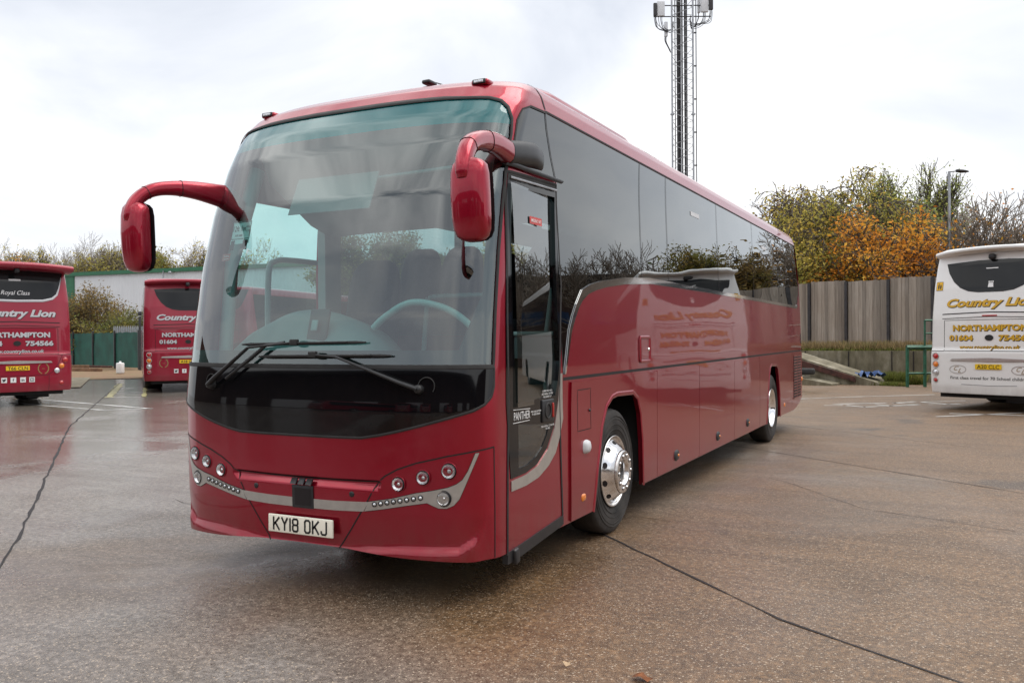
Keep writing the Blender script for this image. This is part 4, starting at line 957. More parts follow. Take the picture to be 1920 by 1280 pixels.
# ceiling, racks, blinds, pillars
mb = MB(); mb.box((0, 6.6, 3.14), (2.1, 10.6, .05)); mb.build('cabin_ceiling', 'ceiling', bus)
mb = MB(); rings = []
for x in np.linspace(-1.08, 1.08, 20):
    y0 = .66 + .18 * (abs(x) / 1.1) ** 3; rings.append([Vector((x, y0, 3.12)), Vector((x, y0 + .12, 2.86)), Vector((x, y0 + .62, 2.58)), Vector((x, y0 + .9, 2.50)), Vector((x, y0 + .95, 2.9)), Vector((x, y0 + .8, 3.15))])
loft(mb, rings, True, True); hdm = mb.build('header_shelf', 'grey_plastic', bus)
for x0 in (-1, 1):
    mb = MB(); mb.bbox((x0 * .9, 6.9, 2.86), (.5, 10, .16), .05); mb.build('luggage_rack', 'grey_plastic', bus)
mb = MB(); mb.box((-.17, .60, 2.66), (.72, .006, .30), rx=-.42); mb.build('sun_blind', 'dash_grey', bus)
mb = MB(); mb.tube([(-.6, .78, 2.76), (.9, .78, 2.80)], .014, 6); mb.build('blind_roller', 'light_grey', hdm)
mb = MB()
for s_ in (-1, 1):
    mb.tube([(s_ * 1.17, .55, 1.45), (s_ * 1.16, .62, 2.2), (s_ * 1.12, .86, 2.95)], [.05, .05, .06], 8)
mb.build('cab_pillar', 'light_grey', bus)
mb = MB(); mb.tube(spline([(-1.17, 1.02, 1.55), (-1.16, 1.02, 2.15), (-1.155, 1.10, 2.26), (-1.155, 1.30, 2.28), (-1.155, 1.60, 2.28)], 5), .024, 8); mb.box((-1.19, 1.83, 2.1), (.08, .22, 1.6)); mb.build('driver_window_frame', 'light_grey', bus)
for y in (4.05, 6.1, 8.1, 10.0):
    mb = MB(); mb.box((-1.15, y, 2.5), (.06, .12, 1.4)); mb.build('window_pillar', 'grey_plastic', bus)
# notices stuck inside the windscreen, offside
mb = MB(); panel(mb, SH, SH.fr(rect(-.80, -.60, 2.30, 2.46)), off=-.014); nt_ = mb.build('height_notice', 'white_ink', scr)
mb = MB(); decal(mb, SH, '12ft 1in', SH.ux(-.72, 2.41), 2.41, .055, .004, off=-.012, width=.14); decal(mb, SH, '3690 MM', SH.ux(-.72, 2.36), 2.36, .022, .004, off=-.012)
decal(mb, SH, '40 ft 5in', SH.ux(-.625, 2.42), 2.42, .016, off=-.012); decal(mb, SH, '12.3 M', SH.ux(-.625, 2.39), 2.39, .016, off=-.012)
ribbon(mb, SH, SH.fr(rect(-.795, -.605, 2.335, 2.455)), .004, -.012, True); panel(mb, SH, SH.fr(rect(-.79, -.75, 2.255, 2.325)), off=-.012); panel(mb, SH, SH.fr(rect(-.66, -.61, 2.255, 2.325)), off=-.012); mb.build('notice_lettering', 'ink', nt_)
mb = MB(); panel(mb, SH, SH.fr(rect(-.865, -.775, 2.185, 2.235)), off=-.014); ns = mb.build('no_smoking_notice', 'sign_red', scr)
mb = MB(); decal(mb, SH, 'No smoking', SH.ux(-.815, 2.218), 2.218, .016, off=-.012, width=.06); decal(mb, SH, 'in this vehicle', SH.ux(-.815, 2.198), 2.198, .014, off=-.012, width=.06); mb.build('notice_lettering', 'white_ink', ns)

# ================================================================== coaches seen from behind
def rear_shell(spoil):
    v_ = [.3, .36, .5, .8, 1.25, 1.3, 2.0, 2.6, 3.1, 3.3, 3.4, 3.46, 3.52, 3.6, 4.75]
    W_ = [1.22, 1.255, 1.27, 1.275, 1.275, 1.265, 1.262, 1.25, 1.225, 1.21, 1.20, 1.17, 1.11, 1.02, .02]
    F_ = [.06, .02, 0, 0, .01, .035, .06, .13, .24, .30, .33, .36, .42, .5, 1.6]
    Z_ = [.3, .36, .5, .8, 1.25, 1.3, 2.0, 2.6, 3.1, 3.3, 3.4, 3.44, 3.47, 3.49, 3.52]
    return Shell(v_, W_, F_, Z_, [12.0] * 8 + [11.9, 11.8, 11.7, 11.6, 11.5, 11.4, 10.4], .26, 3.4, .5, 2.6, 0)
RS = rear_shell(0)
def rear_coach(name_label, loc, rz, style, body, ink_, under=True):
    """style 'wide' = full width rear window with chrome trim; 'bowl' = bowl-shaped window and stacked lamps"""
    e_ = empty('coach', name_label, 'coach', loc, rz, 'parked coaches round the yard'); S_ = RS
    if style == 'wide': wp_ = [(.3, 2.62), (.62, 2.63), (.84, 2.68), (.95, 2.78), (1.03, 2.98), (1.10, 3.25), (1.125, 3.36), (.3, 3.36)]
    else: wp_ = [(.25, 2.50), (.45, 2.53), (.62, 2.61), (.76, 2.74), (.88, 2.93), (.95, 3.14), (.3, 3.18)]
    wr = S_.fr(wp_); wpoly = wr + [(-u, v) for u, v in wr][::-1]
    arch = [(2.55, .36), (2.6, .8), (2.75, 1.08), (3.5, 1.08), (3.62, .8), (3.68, .36)]
    rbt = [(0, .36)] + S_.sd([(.3, .36)] + arch + [(9.0, .36)] + [(9.05, .9), (9.2, 1.08), (9.9, 1.08), (10.05, .9), (10.1, .36)]) + [(S_.S3, .36)]
    outl = rbt + [(S_.S3, 3.4), (-S_.S3, 3.4)] + [(-u, v) for u, v in rbt[1:]][::-1]
    sw = S_.sd([(.75, 1.95), (11.3, 1.95), (11.3, 3.2), (.55, 3.2)])
    mb = MB(); panel(mb, S_, outl, [], xs=np.array(sorted(set([round(s_ * x, 3) for s_ in (1, -1) for x in np.concatenate([np.arange(0, 1.7, .06), np.arange(1.7, S_.S2, .4), np.arange(S_.S2, S_.S3, .1)])]))), zs=np.arange(.4, 3.4, .08), thick=.02)
    bd = mb.build('body', body, e_)
    mb = MB(); grid_panel(mb, S_, [s_ for s_ in sorted(set([-S_.S3, S_.S3] + [round(q * x, 3) for q in (1, -1) for x in np.concatenate([np.arange(0, 1.7, .08), np.arange(1.7, S_.S3, .5)])]))], [3.4, 3.43, 3.46, 3.49, 3.52, 3.56, 3.6, 3.9, 4.3, 4.7]); mb.build('roof', body, e_)
    mb = MB(); panel(mb, S_, wpoly, off=.006, gs=.1, gz=.08, thick=.005); rw = mb.build('rear_window', 'dark_glass', e_)
    for q in (1, -1):
        mb = MB(); pp = [(q * u, v) for u, v in sw]; pp = pp if q > 0 else pp[::-1]; panel(mb, S_, pp, off=.006, gs=.5, gz=.2, thick=.005); mb.build('side_window', 'dark_glass', e_)
    mb = MB(); mb.box((0, 6, .55), (2.3, 11, .5)); mb.box((0, .7, .34), (2.1, 1.1, .14)); mb.box((.5, .45, .26), (.5, .4, .12)); mb.build('underbody', 'underbody', e_)
    for y in (3.1, 9.5):
        for q in (1, -1):
            mb = MB(); c_ = Vector((1.22 * q, y, .51)); ax = Vector((q, 0, 0)); mb.lathe([(.28, -.55), (.49, -.55), (.51, -.5), (.51, -.04), (.49, -.01), (.42, 0), (.3, -.01), (.285, -.03)], c_, ax, 32); w = mb.build('wheel', 'rubber', e_)
            mb = MB(); mb.lathe([(.285, -.02), (.26, -.03), (.15, -.1), (.0, -.05)], c_, ax, 24); mb.build('rim', 'silver', w)
    # lines of the tailgate
    mb = MB()
    for z, x1, w_ in ((2.05, .98, .022), (1.955, .98, .014), (1.27, .93, .010)): ribbon(mb, S_, S_.fr([(-x1, z), (0, z + (.03 if z > 1.9 else 0)), (x1, z)]), w_, .003)
    ribbon(mb, S_, S_.fr([(-.93, 1.27), (-.93, 1.92), (0, 1.925), (.93, 1.92), (.93, 1.27)]), .010, .003)
    ribbon(mb, S_, S_.fr([(-1.25, 1.262), (-.93, 1.262)]), .010, .003); ribbon(mb, S_, S_.fr([(.93, 1.262), (1.25, 1.262)]), .010, .003)
    if style == 'wide': ribbon(mb, S_, S_.fr([(1.02, 1.26), (.93, 1.05), (.78, .83), (.66, .755), (0, .75), (-.66, .755)]), .009, .003); ribbon(mb, S_, S_.fr([(.70, .75), (.69, .38)]), .009, .003)
    mb.build('tailgate_seam', 'seam', bd)
    for q in ((-.85, .85)):
        pass
    mb = MB(); panel(mb, S_, S_.fr([(-.78, 1.06), (0, 1.045), (.78, 1.06), (.74, 1.10), (0, 1.125), (-.74, 1.10)]), off=.02, thick=.02); mb.build('handle_strip', 'silver', e_)
    mb = MB(); panel(mb, S_, S_.fr(rect(-.26, .26, .885, .995, .008)), off=.018, thick=.012); p_ = mb.build('number_plate', 'plate_yellow', e_)
    return e_, bd, rw, p_
def words(parent, items, mat, off=.007, name='lettering'):
    for it in items:
        s, x, z, size, width, bold, shear, xs_ = it; mb = MB()
        decal(mb, RS, s, RS.ux(x, z), z, size, bold, shear, xs_, off=off, width=width); mb.build(name, mat, parent)
def name_text(bd, ink_, shadow=True, gold=False):
    main = [('Country Lion', 0, 2.29, .235, 1.80, .040, .28, 1), ('NORTHAMPTON', 0, 1.755, .165, 1.50, .048, 0, 1), ('01604', -.57, 1.545, .155, .50, .045, 0, 1), ('754566', .50, 1.545, .155, .64, .045, 0, 1), ('www.countrylion.co.uk', 0, 1.355, .115, 1.20, .022, .2, 1)]
    if shadow:
        for s, x, z, size, width, bold, shear, xs_ in main:
            mb = MB(); decal(mb, RS, s, RS.ux(x, z) + .010, z - .012, size, bold * 1.25, shear, xs_, off=.0045, width=width * 1.005); mb.build('lettering_shadow', 'ink', bd)
    words(bd, main, ink_)
def stacked_lamps(e_, q=1):
    for s_ in (-1, 1):
        for z, m_, r_ in ((1.15, 'red_lens', .062), (.975, 'orange_lens', .062), (.80, 'clear_lens', .062), (.635, 'red_lens', .045)):
            u = RS.ux(1.11 * s_, z); p = RS.pt(u, z); n_ = (RS.nrm0(u, z) + Vector((0, -1, 0))).normalized()
            mb = MB(); mb.lathe([(r_ * 1.25, -.03), (r_ * 1.28, .014), (r_ * 1.05, .018), (r_ * 1.0, .005)], p, n_, 24); rg_ = mb.build('lamp_ring', 'silver', e_)
            mb = MB(); mb.lathe([(0, .03), (r_ * .6, .026), (r_, .008)], p, n_, 24); mb.build('tail_lamp', m_, e_ if False else rg_)
def plate_word(p_, s):
    words(p_, [(s, 0, .94, .115, .44, .008, 0, .82)], 'ink', .021, 'registration_lettering')
def oval(bd, mat='ink'):
    mb = MB(); panel(mb, RS, RS.fr(ell(0, 1.545, .085, .062)), off=.012, thick=.01); mb.build('tailgate_catch', mat, bd)
def yaw_at(px_edge, px_mid, depth, z, side, halfw=1.27):
    """place a rear face: its outer edge stands at column px_edge at the given depth, its middle at column px_mid"""
    L0 = at(px_edge, depth)
    best = None
    for k_ in range(-900, 901, 5):
        a = R(k_ / 10); q = L0 + Vector((math.cos(a), math.sin(a), 0)) * halfw * side
        d = q - Vector((CX, CY, 0)); dep = d.x * math.sin(YAW) + d.y * math.cos(YAW); lat = d.x * math.cos(YAW) - d.y * math.sin(YAW)
        if dep < 1: continue
        px = 960 + FL * lat / dep; er = abs(px - px_mid)
        # the face must look back at the camera
        nn = Vector((math.sin(a), -math.cos(a), 0))
        if nn.dot(Vector((CX, CY, 0)) - q) < 0: continue
        if best is None or er < best[0] - .01: best = (er, a, q)
    return best[2], best[1]
def place(px_mid, depth, face_deg):
    """stand a rear face with its middle at a column and turned by face_deg from facing the camera square on"""
    p = at(px_mid, depth); d = Vector((CX, CY, 0)) - p; a = math.atan2(d.x, -d.y) + R(face_deg)
    return p, a
# white coach on the right
p, a = place(1853, 18.2, -22)
e1, bd, rw, pl1 = rear_coach('white coach at the right edge with gold lettering and yellow school signs', p, a, 'bowl', 'white_paint', 'gold_ink')
name_text(bd, 'gold_ink'); stacked_lamps(e1); plate_word(pl1, 'A20 CLC'); oval(bd)
words(bd, [('First class travel for 70 School children', 0, .70, .088, 1.55, .004, 0, 1)], 'ink')
mb = MB(); ribbon(mb, RS, RS.fr([(-.55, .56), (0, .545), (.55, .56)]), .012, .003); mb.build('bumper_crease', 'galvanised', bd)
for s_ in (-1, 1):
    mb = MB(); ribbon(mb, RS, RS.fr(ell(.62 * s_, .875, .17, .088)), .012, .006, True); mb.build('crest_ring', 'silver', bd)
    mb = MB(); decal(mb, RS, 'C', RS.ux(.62 * s_ - .03, .90), .90, .13, .0, .5, off=.007); decal(mb, RS, 'L', RS.ux(.62 * s_ + .035, .855), .855, .13, .0, .5, off=.0075); mb.build('crest_monogram', 'gold_thin', bd)
    mb = MB(); panel(mb, RS, RS.fr(rect(s_ * 1.08 - .08, s_ * 1.08 + .08, 2.57, 2.76, .01)), off=.006); sn = mb.build('school_sign', 'sign_yellow', bd)
    mb = MB(); z0 = 2.60
    for dx, h in ((-.02, 1.0), (.03, .78)):
        x = 1.08 * s_ + dx; panel(mb, RS, RS.fr(ell(x, z0 + .115 * h, .012, .013, 10)), off=.008); panel(mb, RS, RS.fr([(x - .008, z0), (x + .008, z0), (x + .018, z0 + .04), (x + .014, z0 + .10 * h), (x - .014, z0 + .10 * h), (x - .018, z0 + .04)]), off=.0085)
    ribbon(mb, RS, RS.fr(rect(1.08 * s_ - .075, 1.08 * s_ + .075, 2.575, 2.755)), .007, .008, True); mb.build('sign_figures', 'ink', sn)
mb = MB(); panel(mb, RS, RS.fr(rect(-.12, .12, 2.99, 3.01)), off=.009); panel(mb, RS, RS.fr([(-.055, 2.60), (.055, 2.60), (.045, 2.69), (-.045, 2.69)]), off=.009)
for i in range(3): panel(mb, RS, RS.fr(rect(-.05 + .038 * i, -.024 + .038 * i, 2.70, 2.728)), off=.009)
mb.build('window_marks', 'white_ink', rw)
p_ = RS.pt(0, 3.24); mb = MB(); mb.bbox(p_ + Vector((0, -.06, 0)), (.13, .14, .12), .04); mb.build('rear_camera', 'black_plastic', e1)
mb = MB(); mb.bbox(RS.pt(0, 2.02) + Vector((0, -.002, -.012)), (.3, .02, .025), .006); mb.build('brake_lamp', 'red_lens', e1)
rings = []
for x in np.linspace(-1.2, 1.2, 15):
    t = abs(x) / 1.2; y0 = .02 + .26 * t ** 4; z0 = 3.43 - .07 * t ** 2; rings.append([Vector((x, y0 + .34, z0 + .03)), Vector((x, y0 + .05, z0 + .03)), Vector((x, y0 - .0, z0)), Vector((x, y0 + .02, z0 - .05)), Vector((x, y0 + .25, z0 - .09))])
mb = MB(); loft(mb, rings, False, False); mb.build('spoiler', 'white_paint', e1)
# near red coach at the left edge
p, a = place(33, 21.4, 13)
e2, bd, rw, pl2 = rear_coach('red coach at the left edge with silver lettering and full-width rear window', p, a, 'wide', 'red_far', 'silver_ink')
name_text(bd, 'silver_ink'); plate_word(pl2, 'T66 CLN'); oval(bd, 'ink')
words(rw, [('Royal Class', 0, 2.79, .15, .66, 0, .35, .8)], 'white_ink', .009)
mb = MB(); panel(mb, RS, RS.fr(rect(-.13, .13, 3.08, 3.125)), off=.009); mb.build('window_sticker', 'white_ink', rw)
tl = [(-1.07, 3.2), (-1.0, 2.92), (-.94, 2.76), (-.82, 2.655), (-.6, 2.60), (0, 2.585), (.6, 2.60), (.82, 2.655), (.94, 2.76), (1.0, 2.92), (1.07, 3.2)]
mb = MB(); ribbon(mb, RS, RS.fr(tl), [.012, .03, .045, .055, .06, .06, .06, .055, .045, .03, .012], .008, raised=.006); mb.build('chrome_trim', 'silver_ink', bd)
for s_ in (-1, 1):
    for x, z, m_, r_ in ((1.09, 1.12, 'red_lens', .062), (1.0, .975, 'orange_lens', .062), (.885, .86, 'clear_lens', .062), (.99, .55, 'red_lens', .05)):
        u = RS.ux(x * s_, z); pp = RS.pt(u, z); n_ = (RS.nrm0(u, z) + Vector((0, -1, 0))).normalized()
        mb = MB(); mb.lathe([(r_ * 1.2, -.03), (r_ * 1.22, .012), (r_, .006)], pp, n_, 24); rg_ = mb.build('lamp_ring', 'red_far', e2)
        mb = MB(); mb.lathe([(0, .03), (r_ * .6, .026), (r_, .008)], pp, n_, 24); mb.build('tail_lamp', m_, rg_)
def laurel(bd, x, z, r_=.13):
    mb = MB()
    for s_ in (-1, 1): ribbon(mb, RS, RS.fr([(x + s_ * r_ * .9 * math.cos(t), z + r_ * math.sin(t)) for t in np.linspace(-1.35, 1.15, 12)]), [.006] + [.03, .018] * 5 + [.006], .006)
    decal(mb, RS, 'lion', RS.ux(x, z), z, .05, 0, .2, off=.006); mb.build('laurel_badge', 'gold_thin', bd)
laurel(bd, .57, .92)
def social(bd, xs_, z):
    for x, ch in zip(xs_, ('t', 'f', 'in', 'o')):
        mb = MB(); panel(mb, RS, RS.fr(rect(x - .062, x + .062, z - .062, z + .062)), off=.006); ic = mb.build('social_icon', 'white_ink', bd)
        mb = MB()
        if ch == 'o': ribbon(mb, RS, RS.fr(rect(x - .035, x + .035, z - .035, z + .035)), .014, .008, True); panel(mb, RS, RS.fr(ell(x, z, .014, .014, 10)), off=.008)
        elif ch == 't': panel(mb, RS, RS.fr([(x - .045, z - .028), (x - .01, z - .04), (x + .025, z - .02), (x + .035, z + .018), (x + .048, z + .03), (x + .028, z + .032), (x + .01, z + .036), (x, z + .014), (x - .042, z + .032), (x - .038, z + .002), (x - .02, z - .018)]), off=.008)
        else: decal(mb, RS, ch, RS.ux(x, z), z, .10, .02, off=.008)
        mb.build('icon_mark', 'ink', ic)
social(bd, (-.30, -.10, .11, .31), .655)
rings = []
for x in np.linspace(-1.27, 1.27, 15):
    t = abs(x) / 1.27; y0 = -.20 + .12 * t ** 3; z0 = 3.50 - .05 * t ** 2; rings.append([Vector((x, y0 + .75, z0 + .05)), Vector((x, y0 + .08, z0 + .03)), Vector((x, y0, z0 - .02)), Vector((x, y0 + .03, z0 - .10)), Vector((x, y0 + .45, z0 - .16)), Vector((x, y0 + .75, z0 - .14))])
mb = MB(); loft(mb, rings); mb.build('spoiler', 'red_far', e2)
mb = MB(); mb.bbox((0, .02, 3.33), (.12, .16, .12), .04); mb.build('rear_camera', 'black_plastic', e2)
# second red coach, further off
p, a = place(353, 26.8, 3)
e3, bd, rw, pl3 = rear_coach('red coach with stacked tail lamps parked behind the large coach, left of its windscreen', p, a, 'bowl', 'red_far', 'silver_ink')
name_text(bd, 'silver_ink'); stacked_lamps(e3); plate_word(pl3, 'A18 CLC'); oval(bd, 'ink'); laurel(bd, -.70, .90); social(bd, (-.35, -.12, .11, .34), .655)
mb = MB(); mb.bbox((0, .1, 3.30), (.12, .16, .12), .04); mb.build('rear_camera', 'black_plastic', e3)
rings = []
for x in np.linspace(-1.22, 1.22, 15):
    t = abs(x) / 1.22; y0 = .02 + .2 * t ** 4; z0 = 3.42 - .06 * t ** 2; rings.append([Vector((x, y0 + .34, z0 + .04)), Vector((x, y0 + .05, z0 + .04)), Vector((x, y0, z0)), Vector((x, y0 + .03, z0 - .06)), Vector((x, y0 + .25, z0 - .10))])
mb = MB(); loft(mb, rings, False, False); mb.build('spoiler', 'red_far', e3)
# fourth coach, only a strip of it shows past and through the windscreen
p, a = place(402, 31.0, -34)
e4, bd, rw, pl4 = rear_coach('plain red coach glimpsed through the offside of the windscreen', p, a, 'wide', 'red_far', 'silver_ink')

# the rest of the yard, behind the photographer, seen only as reflections
def another(src, x, y, rz, label):
    c = copy_tree(src); c.location = (x, y, 0); c.rotation_euler = (0, 0, rz); c['label'] = label; return c
another(e2, -4.2, -19.5, PI + .12, 'red coach behind the photographer mirrored left of centre in the black front panel')
another(e3, .2, -20.5, PI + .05, 'red coach behind the photographer mirrored in the middle of the black front panel')
another(e2, 8.4, -21.5, PI - .1, 'red coach behind the photographer mirrored at the right of the black front panel')
another(e3, -13.5, -17.0, PI + .5, 'red coach behind the photographer mirrored by the offside corner of the screen')
bo2 = Vector((-38, -25, 0)); b2_ = empty('depot_building', 'long dark depot building behind the photographer mirrored in the black front panel', 'building', bo2)
mb = MB(); mb.box((20, -8, 3.0), (150, 14, 6.0)); mb.build('wall', 'brick_dark', b2_)
mb = MB(); mb.box((20, -8, 6.2), (151, 15, .5)); mb.build('roof', 'roof_dark', b2_)
mb = MB(); mb.box((-12, 10, 3.2), (10, 22, 6.4)); mb.box((88, 11, 3.2), (10, 24, 6.4)); mb.build('added_dark_wing', 'brick_dark', b2_)  # end wings added out of view to darken the margins mirrored in the black panel
for k_ in range(9):
    mb = MB(); mb.box((-15 + 10 * k_, -.97, 2.4), (4.2, .1, 4.4)); mb.build('shutter_door', 'pale_panel', b2_)
# ================================================================== left background
def wall_between(mb, a, b_, z0, z1, th=.2, n_=1):
    d = (b_ - a); L = d.length; c_ = (a + b_) / 2; mb.box((c_.x, c_.y, (z0 + z1) / 2), (L, th, z1 - z0), rz=math.atan2(d.y, d.x)); return L
A = at(141, 78); B = at(620, 68); B = A + (B - A) * 1.9; dA = (B - A).normalized(); nA = Vector((-dA.y, dA.x, 0))
wh = empty('warehouse', 'long white metal-clad warehouse with green trim behind the netting fence', 'warehouse', A)
def loc(mb, o): mb.v = [(x - o.x, y - o.y, z) for x, y, z in mb.v]; return mb
H1 = 7.25
mb = MB(); L = (B - A).length; n_ = int(L / .33); vs = []
for i in range(n_ * 2 + 1):
    q = A + dA * (L * i / (n_ * 2)) - nA * (.03 if i % 2 else 0); vs += [(q.x, q.y, 0), (q.x, q.y, H1)]
mb.add(vs, [(2 * i, 2 * i + 2, 2 * i + 3, 2 * i + 1) for i in range(n_ * 2)]); mb.box(((A + B) / 2 + nA * 9).to_tuple()[:2] + (H1 / 2,), (L, 17.9, H1 - .1), rz=math.atan2(dA.y, dA.x)); loc(mb, A).build('cladding', 'clad_white', wh)
mb = MB(); wall_between(mb, A - nA * .08 - dA * 3.2, B - nA * .08, H1, H1 + .32, .3); loc(mb, A).build('roof_trim', 'clad_green', wh)
mb = MB(); wall_between(mb, A - nA * .1 + dA * 14.6, A - nA * .1 + dA * 15.3, 0, H1, .12); loc(mb, A).build('corner_trim', 'clad_green', wh)
mb = MB(); wall_between(mb, A - dA * 3.2 - nA * .02, A, 0, H1, .2); loc(mb, A).build('end_wall', 'clad_green', wh)
mb = MB(); q = A + dA * 10.4 - nA * .3; mb.tube([(q.x, q.y, H1 - .5), (q.x, q.y, H1 + .1)], .05, 6); mb.lathe([(0, -.2), (.12, -.15), (.14, 0), (0, .05)], (q.x + .8, q.y, H1 + .0), (0, 0, 1), 12); loc(mb, A).build('security_camera', 'galvanised', wh)
# netting fence, gate post
FA = at(105, 56); FB = at(262, 46); dF = (FB - FA); LF = dF.length; dF.normalize(); nF = Vector((-dF.y, dF.x, 0))
fe = empty('mesh_fence', 'mesh fence hung with dark green windbreak netting left of the gate post', 'fence', FA)
np_ = 4; rg = random.Random(3)
for i in range(np_):
    a0 = FA + dF * (LF * i / np_); b0 = FA + dF * (LF * (i + 1) / np_); mb = MB(); vs = []; K = 10
    for k_ in range(K + 1):
        q = a0 + (b0 - a0) * k_ / K
        for j in range(5): vs.append((q.x - FA.x + nF.x * rg.uniform(-.03, .03), q.y - FA.y + nF.y * rg.uniform(-.03, .03), .12 + j * .47 + (rg.uniform(-.04, .02) if j == 4 else 0)))
    mb.add(vs, [(k_ * 5 + j, (k_ + 1) * 5 + j, (k_ + 1) * 5 + j + 1, k_ * 5 + j + 1) for k_ in range(K) for j in range(4)], True); mb.build('netting', 'net_green', fe)
for i in range(np_ + 1):
    q = FA + dF * (LF * i / np_) - FA; mb = MB(); mb.box((q.x - nF.x * .05, q.y - nF.y * .05, 1.05), (.09, .09, 2.1), rz=math.atan2(dF.y, dF.x)); mb.build('post', 'dark_steel', fe)
gp = at(266, 45.5); t_ = empty('gate_post', 'tall dark steel gate post at the end of the netting fence', 'post', gp)
mb = MB(); mb.box((0, 0, 1.4), (.22, .22, 2.8)); mb.build('post', 'dark_steel', t_); mb = MB(); mb.bbox((0, 0, 2.95), (.3, .3, .22), .05); mb.build('lantern', 'black_plastic', t_)
pf = empty('palisade_fence', 'grey palisade fence showing above the green netting', 'fence', at(214, 51))
mb = MB(); a0 = at(214, 51); b0 = at(262, 50); n_ = 14
for i in range(n_):
    q = (b0 - a0) * i / n_; mb = MB(); mb.prism([(-.05, 0), (.05, 0), (.05, 2.25), (0, 2.4), (-.05, 2.25)], -.01, .01, Matrix.Translation(q) @ Matrix.Rotation(math.atan2((b0 - a0).y, (b0 - a0).x), 4, 'Z') @ Matrix.Rotation(R(90), 4, 'X')); mb.build('pale', 'galvanised', pf)
mb = MB(); q = (b0 - a0); mb.box((q.x / 2, q.y / 2 + .04, 1.9), (q.length, .04, .06), rz=math.atan2(q.y, q.x)); mb.build('rail', 'galvanised', pf)
gpoly('verge', [at(60, 34).to_tuple()[:2], at(160, 35.5).to_tuple()[:2], at(250, 36).to_tuple()[:2], at(420, 40).to_tuple()[:2], at(420, 66).to_tuple()[:2], at(40, 66).to_tuple()[:2]], .02, 'gravel')
gpoly('pavement', [at(60, 29).to_tuple()[:2], at(150, 29.5).to_tuple()[:2], at(170, 37).to_tuple()[:2], at(60, 37).to_tuple()[:2]], .03, 'concrete')
mb = MB(); mb.bbox((0, 0, .28), (.34, .24, .5), .05); mb.lathe([(.05, .5), (.05, .6), (0, .6)], (0, 0, 0), (0, 0, 1), 10); o = mb.build('plastic_drum', 'white_ink'); o.location = at(225, 41); tag(o, 'small white plastic drum standing at the foot of the green netting', 'drum')
for i, (px, dpt, L_, rz, mt, lb) in enumerate(((165, 46, 3.6, -.5, 'rust', 'long rust-red pipe lying on the ground by the netting'), (152, 44.5, 2.6, -.35, 'timber_new', 'brown timber beam lying in front of the red pipe'), (132, 45.5, 1.8, .1, 'timber_new', 'short stack of planks beside the near red coach'))):
    mb = MB(); mb.bbox((0, 0, .22 if i != 1 else .1), (L_, .18, .16 if i else .1), .02); o = mb.build(('pipe', 'timber_beam', 'plank_stack')[i], mt); o.location = at(px, dpt); o.rotation_euler = (0, 0, YAW * -1 + rz); tag(o, lb, ('pipe', 'beam', 'planks')[i])

